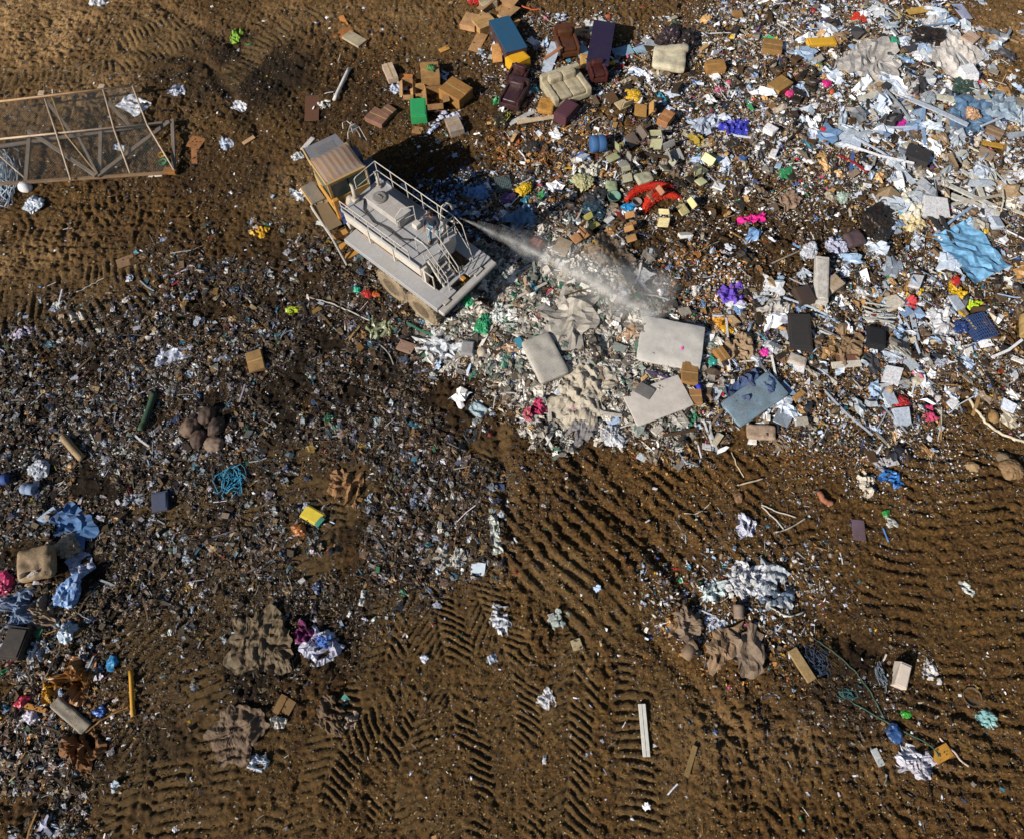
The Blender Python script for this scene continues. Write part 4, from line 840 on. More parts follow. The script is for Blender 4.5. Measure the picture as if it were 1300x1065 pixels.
ITEMS = '''
blob 118 3 134 4 11 .15 e4e6ee | plastic_scrap | plastic | white plastic scrap at the top edge left of the tyre arcs
blob 294 47 306 47 14 .2 79a82a | weed_plant | plant | small bright green weed alone on the dark dirt
sheet 158 128 182 140 22 .16 dfe6f4 | plastic_bag | bag | white and pale blue bag caught on the wire fence frame
blob 217 115 233 116 13 .12 d8def0 | plastic_bag | bag | small white bag right of the fence frame top corner
blob 296 133 310 139 11 .12 dde0ea | plastic_bag | bag | small crumpled white bag between the fence frame and the white pipe
panel 240 180 258 184 16 .03 a86f3e | cardboard_piece | cardboard | torn orange brown cardboard just right of the fence frame
panel 247 188 247 208 7 .03 ad7448 | cardboard_piece | cardboard | narrow orange brown cardboard strip hanging below a torn cardboard piece
plank 309 184 324 176 5 .05 c9a378 | wood_offcut | wood | short pale wood offcut lying left of the truck cab
blob 282 179 292 187 10 .1 b9c6de | plastic_scrap | plastic | pale blue scrap beside the short pale wood offcut
tangle 4 190 12 262 24 .25 b7c9dc n=30 t=.022 | strapping_tangle | strapping | tangled pale blue plastic strapping at the left edge below the fence
rock 25 238 41 242 13 .35 e8e8ea d=.1 | foam_ball | foam | white rounded tub lid below the fence frame corner
bag 35 260 52 266 18 .3 cfdcec | plastic_bag | bag | white and blue bag below the white rounded tub lid
panel 189 223 207 222 6 .04 e6e2dc | plastic_strip | plastic | white strip lying on the bottom rail of the fence
tub 206 198 206 198 9 .08 e0a112 d=.1 | bucket_lid | lid | yellow round lid inside the fence frame
tub 207 207 207 207 10 .08 2f8f5a d=.1 | bucket_lid | lid | green round lid under the yellow lid inside the fence frame
sheet 145 186 158 188 8 .06 cfdcec | plastic_scrap | plastic | light blue scrap seen through the lower wire mesh
plank 440 46 461 58 14 .12 c9bd9e k=grain | slatted_crate | crate | broken slatted crate with pale boards near the top of the dirt slope
panel 427 50 445 36 12 .05 a8672c | cardboard_piece | cardboard | orange cardboard beside the broken slatted crate
panel 433 22 440 34 7 .04 c4823f | cardboard_piece | cardboard | small orange cardboard strip above the broken slatted crate
panel 458 58 466 50 8 .05 b0702e | cardboard_piece | cardboard | orange cardboard corner at the right end of the slatted crate
plank 397 122 396 155 18 .03 6e4630 k=grain | wood_board | board | dark brown rectangular board lying beside the long white pipe
tube .09 444 90 425 130 e2e0dc | pipe | pipe | long white pipe lying on the dirt above the truck
bits 420 126 404 142 22 .1 e6e6e2 n=16 | shredded_plastic | plastic | shredded white plastic at the lower end of the white pipe
box 492 86 500 106 13 .3 cbb49c | cardboard_box | box | pinkish beige carton standing left of the box heap
plank 507 99 524 100 7 .06 c07a3c | wood_offcut | wood | short orange board above the pale blue paper
sheet 498 115 514 110 14 .06 c5d3ef | paper_sheet | paper | pale blue paper left of the cardboard box with a hole
open 518 107 519 128 13 .3 ab8458 | cardboard_box | box | small open cardboard box between pale blue papers
box 535 103 558 100 22 .55 ad8450 | cardboard_box | box | tan cardboard box with green stain at the top of the heap
blob 545 100 552 102 7 .05 3e8c4a z=.62 | green_label | label | green splash of paint on top of the tan box
box 566 118 592 132 24 .6 a27437 | cardboard_box | box | largest orange tan cardboard box right of the heap
open 552 120 554 142 20 .45 9a7246 | cardboard_box | box | open brown cardboard box with dark inside in the middle of the heap
open 527 121 541 119 11 .25 c59a62 | cardboard_box | box | small light tan box left of the open brown box
box 532 135 533 158 20 .45 1f9a5a d=.12 | plastic_bin | bin | bright green plastic bin standing in the box heap
bits 556 88 570 108 28 .2 c5d3ee n=16 | paper_pile | paper | pale blue papers spilled at the top right of the tan box
bits 543 160 556 166 26 .15 c3d0f0 n=18 | paper_pile | paper | pale blue papers spilled below the green bin
bits 558 146 566 152 16 .15 c9d4f0 n=9 | paper_pile | paper | white and blue papers between green bin and pale carton
sheet 569 153 583 147 12 .04 ccd8f4 | paper_sheet | paper | single pale blue sheet beside the grey beige carton
box 569 167 586 162 20 .35 a99a8c | cardboard_box | box | grey beige carton at the lower end of the box heap
box 470 147 492 157 19 .25 8a6250 | cardboard_box | box | pinkish brown carton above the truck mirror
box 488 140 500 149 13 .22 7a5848 | cardboard_box | box | smaller brown carton touching the pinkish brown carton
panel 524 165 536 167 9 .03 a07848 | cardboard_piece | cardboard | cardboard piece tucked under the spilled blue papers
panel 558 66 570 61 7 .05 cf9a4a | cardboard_piece | cardboard | small yellow tan block alone above the box heap
box 588 30 607 34 20 .3 bf9367 | cardboard_box | box | pinkish tan carton leftmost of the cartons at the top
box 604 40 626 30 18 .35 c29a62 | cardboard_box | box | light tan carton touching the blue topped cabinet
panel 613 44 601 66 14 .05 b58a5c | cardboard_piece | cardboard | flat tan cardboard left of the blue topped cabinet
open 622 26 644 10 24 .35 a58158 | cardboard_box | box | open tan carton with dark label above the blue topped cabinet
box 634 22 646 27 9 .25 c59868 | cardboard_box | box | small pale carton tucked behind the open carton
box 609 10 628 4 15 .35 b7ab90 | cardboard_box | box | grey beige carton beside the red bag at the top
bag 596 3 609 5 14 .3 c01f26 | plastic_bag | bag | red bag at the top edge beside a beige carton
bits 612 20 622 14 14 .1 cfe0ee n=10 | paper_pile | paper | pale blue paper bits between the top cartons
panel 657 26 650 38 8 .04 bf9566 | cardboard_piece | cardboard | narrow tan cardboard right of the top cartons
cabinet 634 42 656 82 26 .75 3b2430 top=1f5578 | cabinet | cabinet | blue topped dark cabinet tipped among cardboard boxes
panel 630 66 632 86 12 .04 cf9555 z=.35 | perforated_board | board | tan board with dark holes leaning on the blue topped cabinet
box 647 91 668 82 17 .5 dca30c d=.08 | plastic_container | container | bright yellow container at the foot of the blue topped cabinet
bits 606 70 622 72 12 .2 c5d8ea n=8 | plastic_scraps | plastic | white and pale blue plastic left of the blue topped cabinet
armchair 640 125 666 132 34 .75 38202c k= r=.35 | armchair | armchair | dark purple brown leather armchair leftmost of the brown seats
armchair 645 103 668 108 20 .6 3c1c26 r=.3 | armchair | armchair | dark red leather armchair behind the purple brown armchair
armchair 706 66 732 62 32 .8 54301f r=.35 | armchair | armchair | brown leather armchair left of the navy cabinet
sofa 694 128 742 112 38 .75 b7ad92 | sofa | sofa | beige two seat sofa lying among brown armchairs
armchair 747 104 768 100 20 .6 451c20 r=.3 | armchair | armchair | dark red leather armchair below the navy cabinet
cabinet 764 48 756 94 26 .7 2c1c44 top=241c40 | cabinet | cabinet | navy purple cabinet lying in the dump beside brown armchair
box 710 160 726 142 17 .5 4c2634 d=.1 | wooden_chest | chest | dark purple brown drawer below the beige sofa
soft 683 139 704 142 20 .3 b58237 | footstool | stool | square orange tan footstool below the beige sofa
panel 692 95 706 60 14 .03 b9c8dc | painted_panel | panel | pale grey blue panel behind the brown armchair
panel 732 70 746 69 20 .03 8fbdd8 | painted_panel | panel | light blue panel between brown armchair and navy cabinet
panel 742 76 744 92 14 .2 cda25e | cardboard_box | box | tan carton wedged between armchair and navy cabinet
plank 647 160 680 141 6 .05 c3c6c8 | wood_board | board | long pale grey board pointing at the orange tan footstool
plank 656 161 704 152 5 .05 cbb79c | wood_board | board | long cream board below the orange tan footstool
plank 657 155 690 154 4 .04 d4c3a6 | wood_board | board | thin cream lath above the long cream board
bag 628 155 646 157 17 .3 24221c | plastic_bag | bag | black bag with yellow stripes left of the long grey board
tangle 629 152 646 156 16 .35 c8c84a n=5 t=.012 | yellow_strap | strap | yellow straps around the black bag near the grey board
plank 690 92 712 76 4 .03 b0744a z=.5 | wood_lath | lath | orange wood slat lying over the brown armchair
soft 827 80 868 86 30 .35 d8d0b4 a=.02 | mattress | mattress | cream coloured mattress near the top centre of the dump
soft 829 72 872 70 9 .45 c3bca6 | bolster | cushion | long grey cream bolster along the top of the cream mattress
bag 838 50 862 58 24 .5 1c1428 | rubbish_sack | sack | black purple sack above the cream mattress
bag 858 48 874 62 22 .4 141420 | rubbish_sack | sack | black sack right of the black purple sack
panel 778 72 802 66 14 .03 8db9d6 | painted_panel | panel | light blue panel right of the navy cabinet
panel 806 70 834 58 12 .03 a3c6dc | painted_panel | panel | longer pale blue panel left of the black sacks
panel 816 52 832 60 9 .04 b0b4b8 | painted_panel | panel | small grey panel above the pale blue panel
panel 716 38 748 46 14 .03 b58f68 | cardboard_piece | cardboard | long torn pink tan cardboard above the navy cabinet
bits 708 20 722 30 20 .15 cbd4ec n=12 | paper_pile | paper | white papers left of the long torn cardboard
blob 748 28 768 38 22 .2 b9bcc0 | plastic_film | film | black and white crumpled film above the navy cabinet
wire .04 654 1 662 9 674 14 686 14 c0552c | hoop | hoop | orange red curved hoop at the top edge
rock 769 22 776 22 8 .12 d45a2c | orange_ball | ball | small orange ball on the dirt at the top
box 894 93 918 90 13 .35 a67a3f | cardboard_box | box | brown carton right of the cream mattress
bag 794 122 812 126 12 .2 e0b52a | plastic_bag | bag | yellow bag among grey trash below the cream mattress
chair 809 134 809 155 15 .4 b58a4a | chair | chair | tan seat chair above the blue barrel
chair 795 138 782 144 16 .4 c9b48c | chair | chair | cream and black striped chair left of the tan seat chair
box 836 156 850 160 18 .35 b97e4e | cardboard_box | box | orange tan box with red base right of the tan seat chair
chair 792 176 804 186 14 .4 6a6058 | chair | chair | upturned chair with a black seat above the grey seats
drum 748 194 766 192 17 .5 2f5f94 d=.15 | barrel | barrel | blue barrel left of the chair heap
bag 664 194 684 184 13 .25 2a2d30 | rubbish_sack | sack | flat dark grey sack left of the blue barrel
chair 829 186 844 190 18 .4 a8a888 | chair | chair | pale green seat chair topmost of the office chairs
chair 846 206 862 200 20 .4 8f9090 | chair | chair | large grey seat chair right of the centre of the chair heap
chair 862 208 852 195 14 .4 9a9c98 | chair | chair | light grey back rest of a chair tipped on its side
chair 836 218 842 228 15 .4 a8aa98 | chair | chair | grey green seat below the large grey seat chair
chair 790 213 796 222 15 .4 8c8c86 | chair | chair | grey crumpled seat left of the green seats
chair 794 231 804 230 13 .4 9fa089 | chair | chair | square grey green seat left of a twin seat
soft 806 234 826 228 13 .2 adae96 | seat_pad | cushion | twin grey green seat pad above the orange shag
chair 778 203 784 214 13 .4 a0a57e | chair | chair | yellow green seat with black frame right of the blue barrel
blob 738 222 758 218 16 .2 c9c9bd | plastic_bag | bag | off white bag at the left of the chair heap
bag 732 240 750 234 16 .3 b3b386 | chair_shell | chair part | round pale green shell with a dark rim left of grey seats
soft 768 243 783 243 15 .18 9fae8c | seat_pad | cushion | square sage green seat pad left of the orange shag
tub 778 256 778 256 16 .25 5f8f84 | tub | tub | round teal green tub below the sage green seat pad
chair 877 218 892 228 17 .4 d6d3a8 | chair | chair | large cream seat chair right of the orange shag
chair 868 232 876 240 15 .4 2a2a28 | chair | chair | black and white striped chair below the large cream seat
chair 884 242 892 236 11 .4 ccd0a2 | chair | chair | small cream green seat under the large cream seat chair
shag 792 254 850 238 16 .2 c8280c d=.08 | shag_rug | rug | upper piece of orange red shag rug on the chairs
shag 814 268 858 248 20 .2 cc2c0c d=.08 | shag_rug | rug | lower wider piece of orange red shag rug
chair 817 250 826 258 12 .4 a8765c | chair | chair | brown seat between the two orange shag pieces
tub 807 262 807 262 12 .2 8a7a74 | tub | tub | grey brown round tub left of the lower shag rug
bag 788 270 803 264 10 .2 1c8fd0 d=.08 | plastic_bag | bag | bright sky blue bag below the sage green tub
bag 746 250 764 262 20 .35 1c2a34 | rubbish_sack | sack | dark teal black sack left of the round teal tub
bag 742 264 764 280 24 .3 1f4456 | rubbish_sack | sack | dark blue sack below the dark teal black sack
chair 856 268 866 276 14 .4 d4c890 | chair | chair | round cream seat with frame below the shag rug
chair 838 286 852 290 14 .4 dccf9c | chair | chair | cream seat with blue handle lowest of the right chairs
chair 726 304 734 311 14 .4 b98659 | chair | chair | left one of two tan seats beside the spray
chair 739 305 748 299 15 .4 bd8a5c | chair | chair | right one of two tan seats beside the spray
chair 752 298 763 293 13 .4 c6c06a | chair | chair | yellow and black seat right of the two tan seats
chair 799 296 812 294 15 .4 b5824c | chair | chair | tan seat in the stack above the brown dirt
chair 799 311 811 309 14 .4 b98d58 | chair | chair | lower tan seat of the stack above the brown dirt
bag 893 202 910 208 14 .2 8f9d46 | plastic_bag | bag | olive green bag right of the grey chairs
blob 875 180 892 184 12 .2 a38c34 | plastic_bag | bag | mustard coloured bag above the olive green bag
blob 918 168 942 162 18 .2 2a36b8 | plastic_bag | bag | royal blue bag among fine colourful trash
blob 878 166 905 156 18 .2 a9b8d0 | plastic_film | film | pale blue film left of the royal blue bag
bag 659 243 672 248 14 .25 d8b41c | plastic_bag | bag | yellow bag alone right of the truck shadow
sheet 644 252 654 254 9 .06 b58ad0 | plastic_scrap | plastic | small lilac square left of the yellow bag
crate 630 240 648 238 16 .25 5d7478 | crate | crate | grey green mesh crate beside the truck shadow
blob 646 290 674 272 24 .25 5b8ab4 | plastic_bag | bag | translucent blue bag behind the water jet
blob 596 248 620 244 15 .15 6a9fd8 | plastic_bag | bag | pale blue bag in the truck shadow
box 672 312 688 318 15 .2 a4584c | plastic_box | box | faded red box behind the water jet
box 705 315 722 322 20 .2 a89a84 | cardboard_box | box | dusty beige carton behind the mist
blob 940 284 966 280 9 .1 e0188c d=.08 | plastic_strip | plastic | bright magenta strip on the brown dirt
blob 916 374 940 380 22 .15 6f4fc4 d=.1 | cloth_scrap | cloth | purple cloth scrap among white bits
blob 748 318 794 334 26 .3 8a7862 n=24 | burlap_cover | cloth | grey brown burlap heap right of the spray
bag 788 345 800 365 18 .25 bdb5a4 | plastic_bag | bag | dusty white and tan bag where the spray ends
bits 918 312 932 328 20 .1 dde2f4 n=12 | paper_pile | paper | white papers on the brown dirt right of the chairs
soft 853 415 846 468 78 .22 bfbdb9 a=.03 sag=.1 d=.14 z=.08 | mattress | mattress | large dusty grey mattress below the end of the spray
blob 852 442 864 448 9 .05 dd38a4 z=.26 | plastic_scrap | plastic | pink scrap lying on the large grey mattress
soft 798 526 868 500 38 .12 c4beb8 a=.01 d=.14 z=.16 | foam_slab | foam | pinkish grey foam slab with pale edge at the pile border
panel 808 494 826 506 14 .04 6a6c70 z=.16 | metal_sheet | sheet metal | dark grey bent sheet lying on the foam slab
sheet 826 502 840 498 10 .08 c0bab0 z=.16 | cloth_scrap | cloth | pale rag beside the dark bent sheet on the foam slab
soft 678 434 704 488 38 .3 c4c0b8 a=.02 k=stripe d=.25 z=.08 | mattress | mattress | pale striped folded mattress left in the grey debris
soft 693 420 706 438 22 .15 a8a6a2 d=.3 | cushion | cushion | flat grey cushion above the striped folded mattress
blob 700 396 746 412 52 .45 b0aba2 d=.3 | tarpaulin | tarp | big crumpled grey beige tarpaulin beside the grey cushion
blob 712 492 762 508 46 .35 b3ab9c d=.3 | blanket | blanket | crumpled cream blanket below the striped mattress
blob 724 548 752 536 24 .25 77777c | blanket | blanket | dark grey cloth below the cream blanket
bag 768 544 782 564 22 .3 ccd0d8 | plastic_bag | bag | shiny white bag at the pile edge below the foam slab
ring 686 534 695 538 18 .1 2b2d30 | tyre | tyre | small black tyre at the lower pile edge
blob 678 516 690 522 14 .2 c42c68 | cloth_scrap | cloth | pink and blue cloth above the small black tyre
ring 812 471 818 474 13 .1 c8bfb4 | paper_roll | roll | round white roll below the large grey mattress
box 862 478 883 480 24 .35 9c7442 | cardboard_box | box | brown carton at the corner of the large grey mattress
box 873 508 888 508 15 .25 a5784a | cardboard_box | box | small brown carton right of the foam slab
rock 880 495 889 495 11 .3 1f2fb4 d=.02 | ball | ball | shiny dark blue ball between two brown cartons
soft 925 530 985 490 34 .2 7c98ac a=.03 k=stripe z=.08 | mattress | mattress | torn blue striped mattress at the lower pile edge
blob 930 512 970 484 26 .25 2b4a78 z=.12 | cloth_scrap | cloth | dark blue cloth bunched on the torn blue mattress
soft 946 549 982 552 16 .25 ab9480 | bolster | cushion | beige rolled cushion below the torn blue mattress
sticks 892 535 912 572 10 .1 c8d0d6 n=5 t=.035 | metal_strips | strips | long silver strips left of the beige rolled cushion
bits 870 525 888 538 22 .1 2f8c6c n=9 | plastic_scraps | plastic | green and teal scraps below the brown carton
box 1037 336 1038 390 15 .3 d2cfca | carton | box | tall white carton standing right of the brown dirt
box 1046 372 1062 360 16 .3 b8a690 | cardboard_box | box | beige carton right of the tall white carton
box 1010 404 1014 448 28 .22 2b2a2c d=.15 | television | television | black flat television with grey border at the right
box 1108 422 1107 446 21 .3 13161c d=.05 | suitcase | suitcase | small black suitcase right of the brown paper sacks
box 1008 382 1028 378 20 .3 3a2f2e | drawer | drawer | dark brown drawer left of the tall white carton
sheet 1206 296 1254 350 52 .09 4f86ac k=print d=.2 f=.8 n=26 | blue_sheet | sheet | printed sky blue mattress cover at the right
crate 1226 424 1250 416 28 .3 1c4a86 | crate | crate | blue plastic mesh crate below the sky blue cover
bag 1210 412 1224 424 16 .2 1d3f7c | plastic_bag | bag | dark blue bag left of the blue mesh crate
blob 1204 368 1222 380 12 .15 e2b81c | plastic_bag | bag | yellow plastic below the sky blue cover
blob 1228 386 1240 392 11 .12 b6d41a | plastic_bag | bag | neon yellow green bag right of the yellow plastic
bag 1206 360 1216 362 9 .15 cc2c22 | plastic_bag | bag | small red bag touching the sky blue cover
drum 1297 408 1298 434 22 .4 b79a62 | lantern | lantern | tan barrel shaped container at the right edge
blob 1143 256 1166 278 26 .2 d9d5c6 | plastic_bag | bag | star shaped white bag between black sacks and white planks
blob 1140 282 1168 284 18 .2 d9c99c | foam_piece | foam | cream foam below the star shaped white bag
plank 1204 252 1266 276 8 .08 d8d8d2 | wood_board | board | long white plank above the sky blue cover
plank 1196 236 1262 268 6 .06 cfd2cc | wood_board | board | narrow white plank above the long white plank
plank 1232 226 1244 258 7 .06 d6d6cc | wood_board | board | white board crossing the upper right planks
plank 1218 220 1260 244 5 .06 c9ccc8 | wood_board | board | thin grey white plank pointing at the sky blue cover
plank 1268 226 1300 250 6 .05 d2d0c4 | wood_board | board | white bent board at the right edge
blob 1080 92 1124 72 44 .45 c4c0bc n=30 | tarpaulin | tarp | large bulging white grey bag at the upper right
sheet 1190 88 1226 62 44 .2 dcd7d2 n=22 | tarpaulin | tarp | white flat sheet folded beside the pinkish carton
box 1220 50 1234 60 18 .2 cdb09c | cardboard_box | box | pinkish tan carton at the edge of the dirt slope
panel 1213 8 1226 28 14 .05 b4bcdc | panel | panel | pale lilac blue panel at the top right
bag 1156 54 1192 54 20 .4 10141a | rubbish_sack | sack | long shiny black sack between white bag and white sheet
blob 1172 36 1200 34 22 .25 b8bcc2 | plastic_bag | bag | grey white bag above the long black sack
blob 1208 138 1246 158 46 .4 5f86ac n=26 | tarpaulin | tarp | dusty blue tarpaulin at the right edge of the pile
bag 1220 150 1236 158 12 .3 b99474 z=.2 | foam_piece | foam | pinkish foam lump on the blue tarpaulin
blob 1254 132 1284 150 32 .3 9ab0c4 n=22 | tarpaulin | tarp | pale blue tarpaulin right of the dusty blue tarpaulin
bag 1208 112 1232 116 18 .3 1f4440 | rubbish_sack | sack | dark green sack above the dusty blue tarpaulin
box 1022 60 1058 57 10 .2 d9a82c d=.1 | foam_block | foam | long white topped yellow block in the upper trash
box 966 66 990 68 17 .35 9a7440 | cardboard_box | box | brown carton in the upper right trash field
box 977 124 996 110 17 .35 a98244 | cardboard_box | box | tan carton below the brown carton of the upper field
bag 1080 24 1096 28 13 .2 c8341e | plastic_bag | bag | red bag at the top right trash field
bag 1126 56 1138 57 12 .2 2a9c7c | plastic_bag | bag | teal green bag left of the long black sack
bits 1040 26 1058 38 22 .15 2f5fc4 n=12 | plastic_scraps | plastic | blue plastic bits left of the red bag at the top
bits 1052 3 1090 4 10 .12 dde0ee n=10 | paper_pile | paper | white papers along the top edge right of centre
panel 1150 20 1180 14 9 .05 c9a24c | wood_board | board | yellow brown board at the top right edge
sticks 1130 18 1156 34 16 .15 b3a272 n=8 t=.04 | wood_boards | boards | bundle of weathered tan boards left of the grey white bag
bag 1136 164 1148 156 9 .15 dc2cae | plastic_bag | bag | hot pink bag in the middle of the white planks
bag 1154 167 1164 168 8 .12 c4203a | plastic_bag | bag | crimson bag right of the hot pink bag
bag 1043 109 1052 111 9 .15 c8187c | plastic_bag | bag | magenta bag left of the bulging white grey bag
bag 996 121 1006 123 8 .15 d83c86 | plastic_bag | bag | pink bag touching the tan carton of the upper field
bag 1041 170 1049 172 8 .12 d8242c | plastic_bag | bag | small bright red bag in fine white litter
rock 1051 119 1058 121 8 .12 d05a2a | ball | ball | orange red ball below the magenta bag
plank 1084 132 1124 117 8 .08 d5d5c9 | wood_board | board | white plank below the bulging white grey bag
plank 1098 112 1128 108 8 .07 cfcfc6 | wood_board | board | upper white plank below the bulging white grey bag
plank 1168 123 1208 131 7 .08 d9d8c8 | wood_board | board | cream plank left of the dusty blue tarpaulin
plank 1168 110 1180 94 8 .06 d0d4d4 | wood_board | board | short white plank below the white flat sheet
plank 1120 135 1156 140 8 .05 b5b8b4 | wood_board | board | grey white board below the cream plank
tube .07 1148 150 1166 150 1178 160 1180 172 d5c8a4 | bent_pipe | pipe | cream bent pipe curving through the white planks
plank 1190 140 1186 190 6 .06 b9c4c4 | wood_board | board | long grey white plank left of the dusty blue tarpaulin
plank 1194 205 1224 200 7 .07 c9ccc6 | wood_board | board | short white plank below the dusty blue tarpaulin
plank 1240 182 1270 190 6 .06 c99a34 | wood_board | board | board with a yellow edge at the right border
box 1248 168 1270 176 13 .15 8c7460 | cardboard_box | box | grey brown carton below the pale blue tarpaulin
panel 1238 192 1258 204 18 .04 b09c86 | cardboard_piece | cardboard | beige panel below the yellow edged board
sticks 1246 208 1262 245 26 .2 ced2cc n=9 t=.04 | window_frames | frames | white broken frame pieces crossing at the right
plank 1276 130 1300 134 9 .05 98958c | wood_board | board | grey board at the right edge beside pale blue tarpaulin
sticks 1170 225 1176 250 18 .2 c9cfca n=8 t=.04 | plastic_trim | trim | white trim pieces left of the narrow white plank
bits 1186 228 1212 240 26 .2 dcdcdc n=16 | plastic_scraps | plastic | white shredded plastic left of the crossing frame pieces
blob 1280 222 1298 226 16 .2 d6dae2 | plastic_bag | bag | white bag at the right edge above the bent board
bag 1092 284 1126 290 36 .35 0e1216 | rubbish_sack | sack | large black sack left of the star shaped white bag
bag 1108 300 1124 308 22 .3 14202a | rubbish_sack | sack | smaller blue black sack below the large black sack
soft 1070 312 1092 306 18 .3 4a3c46 | cushion | cushion | dark purple cushion left of the blue black sack
bag 1018 318 1036 324 18 .25 cfd4e0 | plastic_bag | bag | white bag above the tall white carton
blob 1050 318 1068 312 16 .2 b9c0dc | plastic_bag | bag | pale lilac bag right of a white bag
bag 1060 258 1072 252 11 .15 b9d0c4 | plastic_bag | bag | mint white bag in the middle right field
blob 988 262 1010 256 18 .2 8c7462 | burlap_sack | sack | brown burlap sack at the upper edge of the brown dirt
rock 1198 268 1206 272 9 .15 d4482c | ball | ball | orange red ball right of the star shaped white bag
blob 1060 436 1086 444 34 .25 8a7256 | paper_sack | sack | crumpled brown paper sacks below the tall white carton
plank 1054 466 1090 464 7 .06 dcd8cc | wood_board | board | white strip below the brown paper sacks
panel 1060 457 1086 458 8 .05 7a4c3c k=stripe | rug_roll | rug | red brown striped rug roll above the white strip
box 1000 456 1020 464 11 .2 c8beb4 | carton | box | pinkish white carton below the television
bag 964 448 974 452 9 .15 e028a8 | plastic_bag | bag | hot pink bag below the purple cloth scrap
blob 908 408 924 416 14 .15 d89a34 | plastic_bag | bag | orange yellow bag above the large grey mattress corner
bag 916 420 928 424 10 .15 e0ac20 | plastic_bag | bag | golden yellow bag below the orange yellow bag
bag 899 460 908 464 10 .15 1fa396 | plastic_bag | bag | turquoise bag right of the large grey mattress
box 908 446 918 462 12 .25 a5773c | cardboard_box | box | upright brown carton right of the turquoise bag
blob 928 436 952 452 30 .25 9c8468 | paper_sack | sack | crumpled tan paper sack left of the television
blob 970 402 998 388 18 .25 b8b6b4 | plastic_film | film | grey white film between purple scrap and television
sticks 1090 396 1130 402 24 .2 d4d8d4 n=12 t=.03 | plastic_trim | trim | white trim sticks below the tall white carton
blob 1098 408 1108 404 10 .1 d0d4d4 | cloth_scrap | cloth | off white ring shaped scrap left of the white trim sticks
bag 1103 404 1110 408 7 .12 a81c28 | plastic_bag | bag | dark red scrap among the white trim sticks
sticks 1128 430 1150 460 18 .2 ccd2d2 n=8 t=.028 | plastic_trim | trim | pale trim sticks right of the small black suitcase
blob 1182 400 1202 432 22 .2 c8ccd4 | plastic_film | film | white film left of the dark blue bag
wire .03 1180 443 1198 458 1216 470 b08a66 | stick | stick | long tan stick below the white film
wire .03 1228 364 1238 382 1250 402 d0cdc8 | rod | rod | pale rod running from the sky blue cover down
blob 1150 392 1160 382 10 .12 cc3a44 | cloth_scrap | cloth | red checked cloth right of the white trim sticks
tube .05 1222 500 1232 512 1240 524 1256 542 1276 554 1302 563 d9cdb4 | hose | hose | long cream hose curving to the right edge
rock 1226 588 1242 598 12 .25 a58a66 | stone | stone | light tan oval stone left of the large brown stone
rock 1268 594 1296 600 24 .4 8a6e4c | stone | stone | large brown stone at the right edge
rock 1262 578 1280 584 12 .2 7a6a54 | stone | stone | grey brown stone above the large brown stone
rock 1252 528 1266 532 13 .2 957648 | stone | stone | rounded tan stone under the cream hose
bag 1133 509 1150 520 14 .2 b3202c | plastic_bag | bag | red and rust bag on the ridged dirt below the pile
bits 1172 508 1180 548 24 .1 d23a74 n=14 | plastic_scraps | plastic | magenta scraps left of the cream hose
bits 1168 496 1190 506 24 .1 d4cfd0 n=12 | paper_pile | paper | pink white papers above the magenta scraps
tube .1 1038 626 1044 636 1054 640 a86848 | log | log | bent orange brown log on the ridged dirt
panel 1088 660 1091 686 16 .04 6a5766 | wood_board | board | purple grey board on the dirt at right of centre
blob 1120 600 1142 612 13 .2 1b74c4 | plastic_bag | bag | bright blue bag on the ridged dirt at the right
blob 1092 612 1106 616 20 .2 cfc8bc | plastic_bag | bag | white torn bag left of the bright blue bag
blob 1108 574 1120 596 12 .15 a8a8b0 | plastic_film | film | grey film above the bright blue bag
bag 1120 650 1128 654 9 .12 2aa04a | plastic_bag | bag | small green bag below the bright blue bag
wire .03 1120 670 1127 688 3f86c8 | rod | rod | short blue rod below the small green bag
bits 1118 656 1140 668 20 .08 b9b9b0 n=10 | paper_pile | paper | pale bits around the small green bag
wire .025 966 641 986 650 1010 657 cfc8b8 | stick | stick | long white stick left end of the stick tangle
wire .025 966 643 982 658 994 672 c8c2b4 | stick | stick | second white stick forking from the long one
wire .025 984 676 1002 670 1022 658 c2bcae | stick | stick | pale stick crossing the fork of white sticks
wire .02 928 574 934 590 944 606 cbbf9e | stick | stick | thin cream stick on the ridges below the pile
wire .03 936 616 952 612 968 608 c4b49c | stick | stick | tan stick above the white stick fork
wire .02 868 652 884 652 896 644 902 638 c9b99a | root | root | thin curling root on the ridged dirt
rock 932 630 942 634 12 .2 8a6848 | stone | stone | brown stone on the ridges near the tan stick
blob 938 662 956 672 22 .2 cfd4ea | plastic_bag | bag | white bag beside the fork of white sticks
panel 809 577 820 583 8 .02 c8d4da | plastic_scrap | plastic | pale triangular scrap on the ridges below the pile
tube .03 862 576 870 587 880 590 886 592 889 584 7f94ac | bent_pipe | pipe | bent grey blue hook on the ridges below the pile
bits 912 742 960 742 42 .25 d6d8dc n=34 | plastic_scraps | plastic | heap of white plastic at the lower right centre
blob 930 728 964 738 26 .2 d9dde8 | plastic_bag | bag | large white bag on the lower white plastic heap
blob 960 750 1000 736 36 .2 aab4be | plastic_film | film | grey blue film right of the lower white plastic heap
blob 893 756 918 745 12 .15 cde0e4 | plastic_film | film | pale cyan film left of the lower white plastic heap
wire .03 976 770 1000 782 1020 776 cfcfc6 | rod | rod | long white rod under the lower white plastic heap
bits 962 744 1006 766 34 .2 5c7894 n=18 | plastic_scraps | plastic | blue grey scraps right of the lower white plastic heap
blob 898 792 922 794 12 .12 c9d4ec | plastic_scrap | plastic | pale blue scrap between two foam lumps
blob 860 782 884 802 28 .35 82705f d=.5 | foam_chunk | foam | dusty pinkish brown foam lump left of the lower foam group
bag 846 786 858 792 12 .2 a8762c | foam_chunk | foam | orange brown foam bit left of the foam lump
